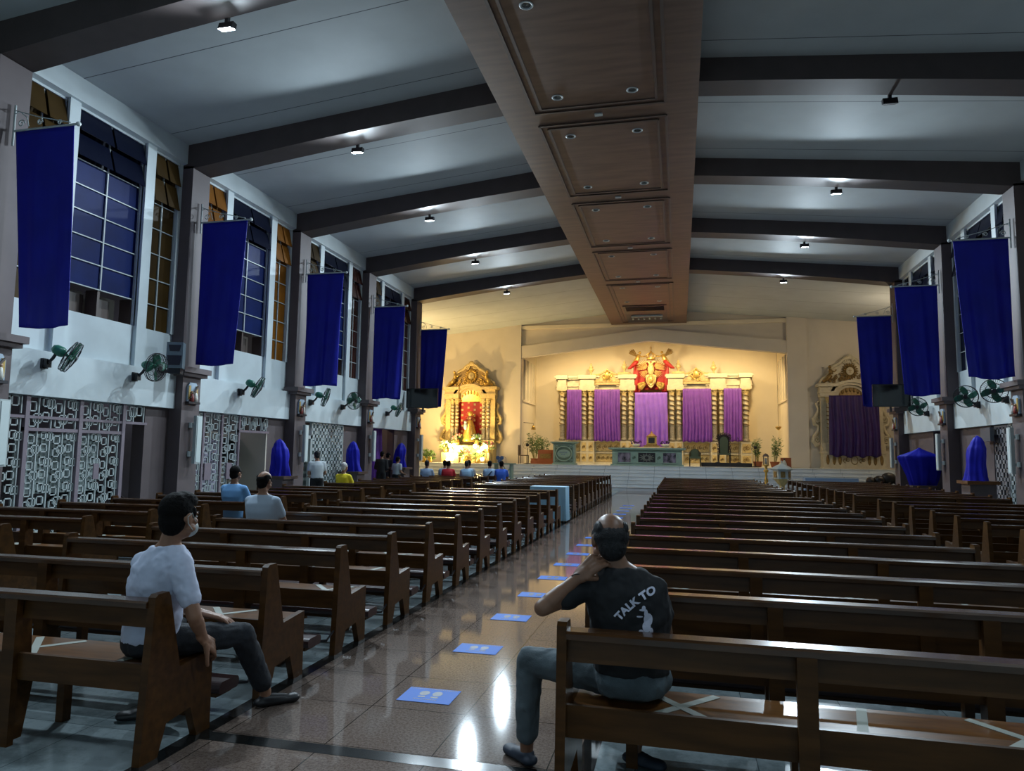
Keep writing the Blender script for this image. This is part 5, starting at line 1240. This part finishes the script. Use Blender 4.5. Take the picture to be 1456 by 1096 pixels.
    if mask:
        mb = MB(); mb.ell(P(0, .062, -.055), .056*s, .050*s, .050*s, 16, R); remesh(mb.build('face_mask', M_iron, o, True), .006, 2)
        mb = MB()
        for sg in (-1, 1):
            mb.tube([P(sg*.052, .070, -.030), P(sg*.074, .030, -.008), P(sg*.090, -.004, .026), P(sg*.090, -.030, .006), P(sg*.086, -.020, -.028)], .0022*s, 6); mb.tube([P(sg*.048, .066, -.085), P(sg*.070, .028, -.062), P(sg*.086, -.020, -.028)], .0022*s, 6)
        mb.build('mask_strap', M_iron, o)
    return o, P, R
M_tshirt = pmat('white_tshirt', (.56, .62, .78), .8, noise=.06, nscale=5)
M_blk = pmat('black_tshirt', (.008, .009, .011), .8)
M_jean = pmat('dark_jeans', (.016, .020, .028), .8, noise=.45, nscale=9, bump=.2, bscale=200)
M_jean2 = pmat('washed_jeans', (.10, .135, .155), .8, noise=.45, nscale=7, bump=.2, bscale=200)
M_sandal = pmat('black_rubber', (.010, .010, .012), .5)
# young man, left front pew
make_person('young man in white t-shirt and mask sitting at aisle end of front left pew', dict(
    pel=(-2.93, 3.56, .53), chest=(-2.87, 3.53, .88), neck=(-2.785, 3.49, 1.095), head=(-2.735, 3.50, 1.225), face=(.16, .98, -.06), fwd=(.25, .97, 0),
    sh_l=(-2.99, 3.54, .955), sh_r=(-2.692, 3.47, .98), el_l=(-3.00, 3.70, .72), wr_l=(-2.78, 3.80, .635), el_r=(-2.595, 3.485, .695), wr_r=(-2.612, 3.600, .545),
    hand_l=((.9, .35, -.22), (0, -.1, -1), 1, .18), hand_r=((.02, .80, -.55), (-.85, -.1, -.45), -1, .45),
    hip_l=(-3.00, 3.56, .52), hip_r=(-2.83, 3.58, .525), kn_l=(-3.07, 3.95, .50), kn_r=(-2.57, 3.90, .505), an_l=(-3.10, 3.80, .09), an_r=(-2.56, 4.17, .09), toe_l=(-3.23, 3.74, .028), toe_r=(-2.44, 4.30, .03)),
    M_tshirt, M_jean, M_hair, M_skin, hair='tall', s=1.07, mask=True, shoe=M_sandal, sleeve=.66, broad=1.02)
# older man, right front pew
om, P_, R_ = make_person('balding man in black t-shirt leaning on the front right pew, cheek on fist', dict(
    pel=(-.235, 3.56, .535), chest=(-.240, 3.525, .885), neck=(-.295, 3.485, 1.10), head=(-.332, 3.50, 1.197), face=(-.30, .93, -.16), fwd=(-.10, .99, 0),
    sh_l=(-.425, 3.47, .98), sh_r=(-.120, 3.53, .97), el_l=(-.625, 3.315, .895), wr_l=(-.462, 3.385, 1.035), el_r=(-.08, 3.72, .73), wr_r=(-.16, 3.84, .62),
    hand_l=((.66, .10, .60), (.30, .85, -.35), -1, 1.3), hand_r=((-.6, .6, -.2), (0, -.1, -1), -1, .3),
    hip_l=(-.33, 3.60, .535), hip_r=(-.14, 3.62, .535), kn_l=(-.765, 3.72, .54), kn_r=(-.17, 4.00, .50), an_l=(-.79, 3.78, .09), an_r=(-.24, 3.92, .09), toe_l=(-.90, 3.88, .03), toe_r=(-.12, 3.88, .03)),
    M_blk, M_jean2, M_hairg, M_skin2, s=1.05, bald=True, shoe=pmat('navy_sandal', (.02, .03, .05), .6), sleeve=.55, broad=1.08, belly=.02, sz=.045)
# lettering and white figure printed on the back of the black shirt
def on_shirt(o, name, mt, shirt):
    o.parent = shirt; sw = o.modifiers.new('print', 'SHRINKWRAP'); sw.target = shirt; sw.wrap_method = 'PROJECT'; sw.use_project_x = False; sw.use_project_y = True; sw.use_project_z = False
    sw.use_negative_direction = True; sw.use_positive_direction = True; sw.offset = .006; sw.wrap_mode = 'ABOVE_SURFACE'
shirt = [c for c in om.children if c.name.startswith('shirt')][0]
cu = bpy.data.curves.new('shirt_lettering', 'FONT'); cu.body = 'TALK TO'; cu.size = .048; cu.offset = .0022; cu.resolution_u = 3; cu.space_character = 1.05
tmp = bpy.data.objects.new('t', cu); COL.objects.link(tmp); bpy.context.view_layer.update()
me = bpy.data.meshes.new_from_object(tmp.evaluated_get(bpy.context.evaluated_depsgraph_get())); bpy.data.objects.remove(tmp)
import bmesh
bm = bmesh.new(); bm.from_mesh(me); bmesh.ops.triangulate(bm, faces=bm.faces)
for v_ in bm.verts:
    x, y = v_.co.x, v_.co.y; a_ = math.radians(52)-x*2.6
    bx_, bz_ = 0, 0
    n_ = 20
    for q in range(n_): t_ = math.radians(52)-(x*q/n_)*2.6; bx_ += x/n_*math.cos(t_); bz_ += x/n_*math.sin(t_)
    v_.co = (-.275+bx_-y*math.sin(a_), 3.10, .845+bz_+y*math.cos(a_))
bm.to_mesh(me); bm.free(); me.materials.append(pmat('white_print', (.60, .62, .75), .7))
lo = bpy.data.objects.new('shirt_lettering', me); COL.objects.link(lo); on_shirt(lo, '', None, shirt); lo['label'] = 'white lettering TALK TO on the back'
mb = MB()
for cx, cz, rx, rz in ((-.150, .850, .020, .030), (-.157, .82, .018, .026), (-.172, .895, .016, .005), (-.169, .902, .008, .012), (-.16, .880, .008, .018), (-.137, .80, .008, .014), (-.187, .865, .014, .004), (-.18, .795, .012, .012)):
    mb.add([(cx, 3.1, cz)]+[(cx+rx*math.cos(k*PI/10), 3.1, cz+rz*math.sin(k*PI/10)) for k in range(20)], [(0, k+1, (k+1) % 20+1) for k in range(20)])
go = mb.build('shirt_graphic', MATS['white_print'], None); on_shirt(go, '', None, shirt); go['label'] = 'white printed silhouette under the lettering'
MB().tube([Vector((-.472, 3.38, 1.025))+Vector((.62, -.3, -.5)).normalized()*0+Vector((.030*math.cos(a*PI/8), .020*math.sin(a*PI/8)+.004*math.cos(a), .030*math.sin(a*PI/8)*-.8)) for a in range(16)], .003, 5, closed=True).build('bracelet', M_black, om)
def seated(lbl, x, y, shirt, hairm, turn=0, z=.53, group=None, bald=False, lean=0, longs=False, shoe=None, h=1.0, broad=1.0, mask=False):
    def T(a, b, c):
        ct, st = math.cos(turn), math.sin(turn); return (x+a*ct-b*st, y+a*st+b*ct, z+c*h)
    def D(a, b, c): ct, st = math.cos(turn), math.sin(turn); return (a*ct-b*st, a*st+b*ct, c)
    return make_person(lbl, dict(pel=T(0, 0, 0), chest=T(0, -.04+lean*.4, .36), neck=T(0, -.03+lean, .56), head=T(0, 0+lean*1.2, .70), face=D(.12, .98, -.1), fwd=D(0, 1, 0),
        sh_l=T(-.18, -.03+lean, .46), sh_r=T(.18, -.03+lean, .46), el_l=T(-.23, .10+lean*.5, .20), el_r=T(.23, .10+lean*.5, .20), wr_l=T(-.10, .30, .09), wr_r=T(.10, .30, .09),
        hand_l=(D(.4, .9, 0), (0, 0, -1), 1, .3), hand_r=(D(-.4, .9, 0), (0, 0, -1), -1, .3), hip_l=T(-.09, .06, 0), hip_r=T(.09, .06, 0), kn_l=T(-.12, .42, -.02), kn_r=T(.12, .42, -.02),
        an_l=(*T(-.12, .38, 0)[:2], .09), an_r=(*T(.12, .38, 0)[:2], .09), toe_l=(*T(-.14, .54, 0)[:2], .03), toe_r=(*T(.14, .54, 0)[:2], .03)), shirt, M_jean, hairm, M_skin, vox=.014 if y > 12 else .010, s=1.03, group=group, bald=bald, longs=longs, broad=broad, mask=mask)
c_ = lambda n, c: pmat('shirt_'+n, c, .8)
seated('man in light blue polo shirt sitting in a pew by the left wall', -7.05, 10.32, c_('light_blue', (.14, .33, .62)), M_hair, 0, broad=1.05, mask=False)
seated('balding man in pale grey t-shirt and mask sitting left of the aisle', -5.02, 7.95, c_('pale_grey', (.38, .47, .58)), M_hair, 0, bald=True, broad=1.12)
seated('white-haired person in a bright yellow shirt sitting near the left wall', -8.75, 17.6, c_('yellow', (.75, .62, .02)), M_hairw, -.1, z=.50)
seated('man in a blue and white striped shirt sitting below the third draped statue', -8.85, 24.3, pmat('striped_shirt', (.30, .42, .60), .8), M_hairg, .1)
fr = [(-8.55, 25.4, 'pale_blue', (.30, .42, .60), M_hair, 'person in pale blue shirt half hidden behind the red-shirted one, facing left altar'), (-8.15, 24.6, 'red', (.45, .01, .02), M_hair, 'person in a red shirt sitting before the left side altar'), (-7.95, 26.5, 'white', (.50, .55, .62), M_hair, 'person in white shirt with a dark strap, behind the red-shirted one'),
      (-7.55, 24.9, 'sky', (.32, .52, .72), M_hairg, 'grey-haired person in sky blue shirt right of the red-shirted one'), (-6.95, 25.9, 'pale', (.36, .54, .75), M_hair, 'person in pale blue shirt with a diagonal bag strap'), (-6.42, 25.6, 'royal', (.04, .13, .62), M_hair, 'person in a royal blue shirt beside the diagonal strap wearer')]
for x, y, n, c, hm, lb in fr: 
    pr = seated(lb, x, y, c_(n, c), hm, .12, lean=.06)
    if 'strap' in lb and 'beside' not in lb:
        MB().tube([(x+.13, y-.10, .98), (x+.0, y-.17, .82), (x-.15, y-.14, .66)], .016, 6).build('bag_strap', M_black, pr[0])
def standing(lbl, x, y, shirt, hairm, turn, h=1.0, trousers=None, longs=False):
    def T(a, b, c): ct, st = math.cos(turn), math.sin(turn); return (x+a*ct-b*st, y+a*st+b*ct, c*h)
    def D(a, b, c): ct, st = math.cos(turn), math.sin(turn); return (a*ct-b*st, a*st+b*ct, c)
    return make_person(lbl, dict(pel=T(0, 0, .92), chest=T(0, .02, 1.22), neck=T(0, .03, 1.43), head=T(0, .07, 1.56), face=D(0, .95, -.25), fwd=D(0, 1, 0), sh_l=T(-.18, .02, 1.34), sh_r=T(.18, .02, 1.34),
        el_l=T(-.22, .0, 1.06), el_r=T(.22, .0, 1.06), wr_l=T(-.14, .22, .98), wr_r=T(.14, .22, .98), hand_l=(D(.3, .9, -.2), (0, 0, -1), 1, .3), hand_r=(D(-.3, .9, -.2), (0, 0, -1), -1, .3),
        hip_l=T(-.09, 0, .88), hip_r=T(.09, 0, .88), kn_l=T(-.10, .02, .48), kn_r=T(.10, .02, .48), an_l=T(-.10, -.02, .09/h), an_r=T(.10, -.02, .09/h), toe_l=T(-.12, .16, .03), toe_r=T(.12, .16, .03)), shirt, trousers or M_blk, hairm, M_skin, vox=.014, s=1.0, longs=longs)
standing('grey-haired man in white polo standing by the third left screen', -9.55, 17.6, c_('polo_white', (.52, .58, .62)), M_hairg, .75, .965)
standing('person in black standing in the opening under the fourth left ledge', -10.75, 24.6, M_blk, M_hair, .1, .98, longs=True)
standing('shorter person in pale shirt standing beside the one in black', -10.35, 25.1, c_('cream_shirt', (.45, .50, .52)), M_hair, -.4, .86)
standing('dark-haired person behind the one in black, left side opening', -10.95, 25.6, M_blk, M_hair, -.3, .95, longs=True)
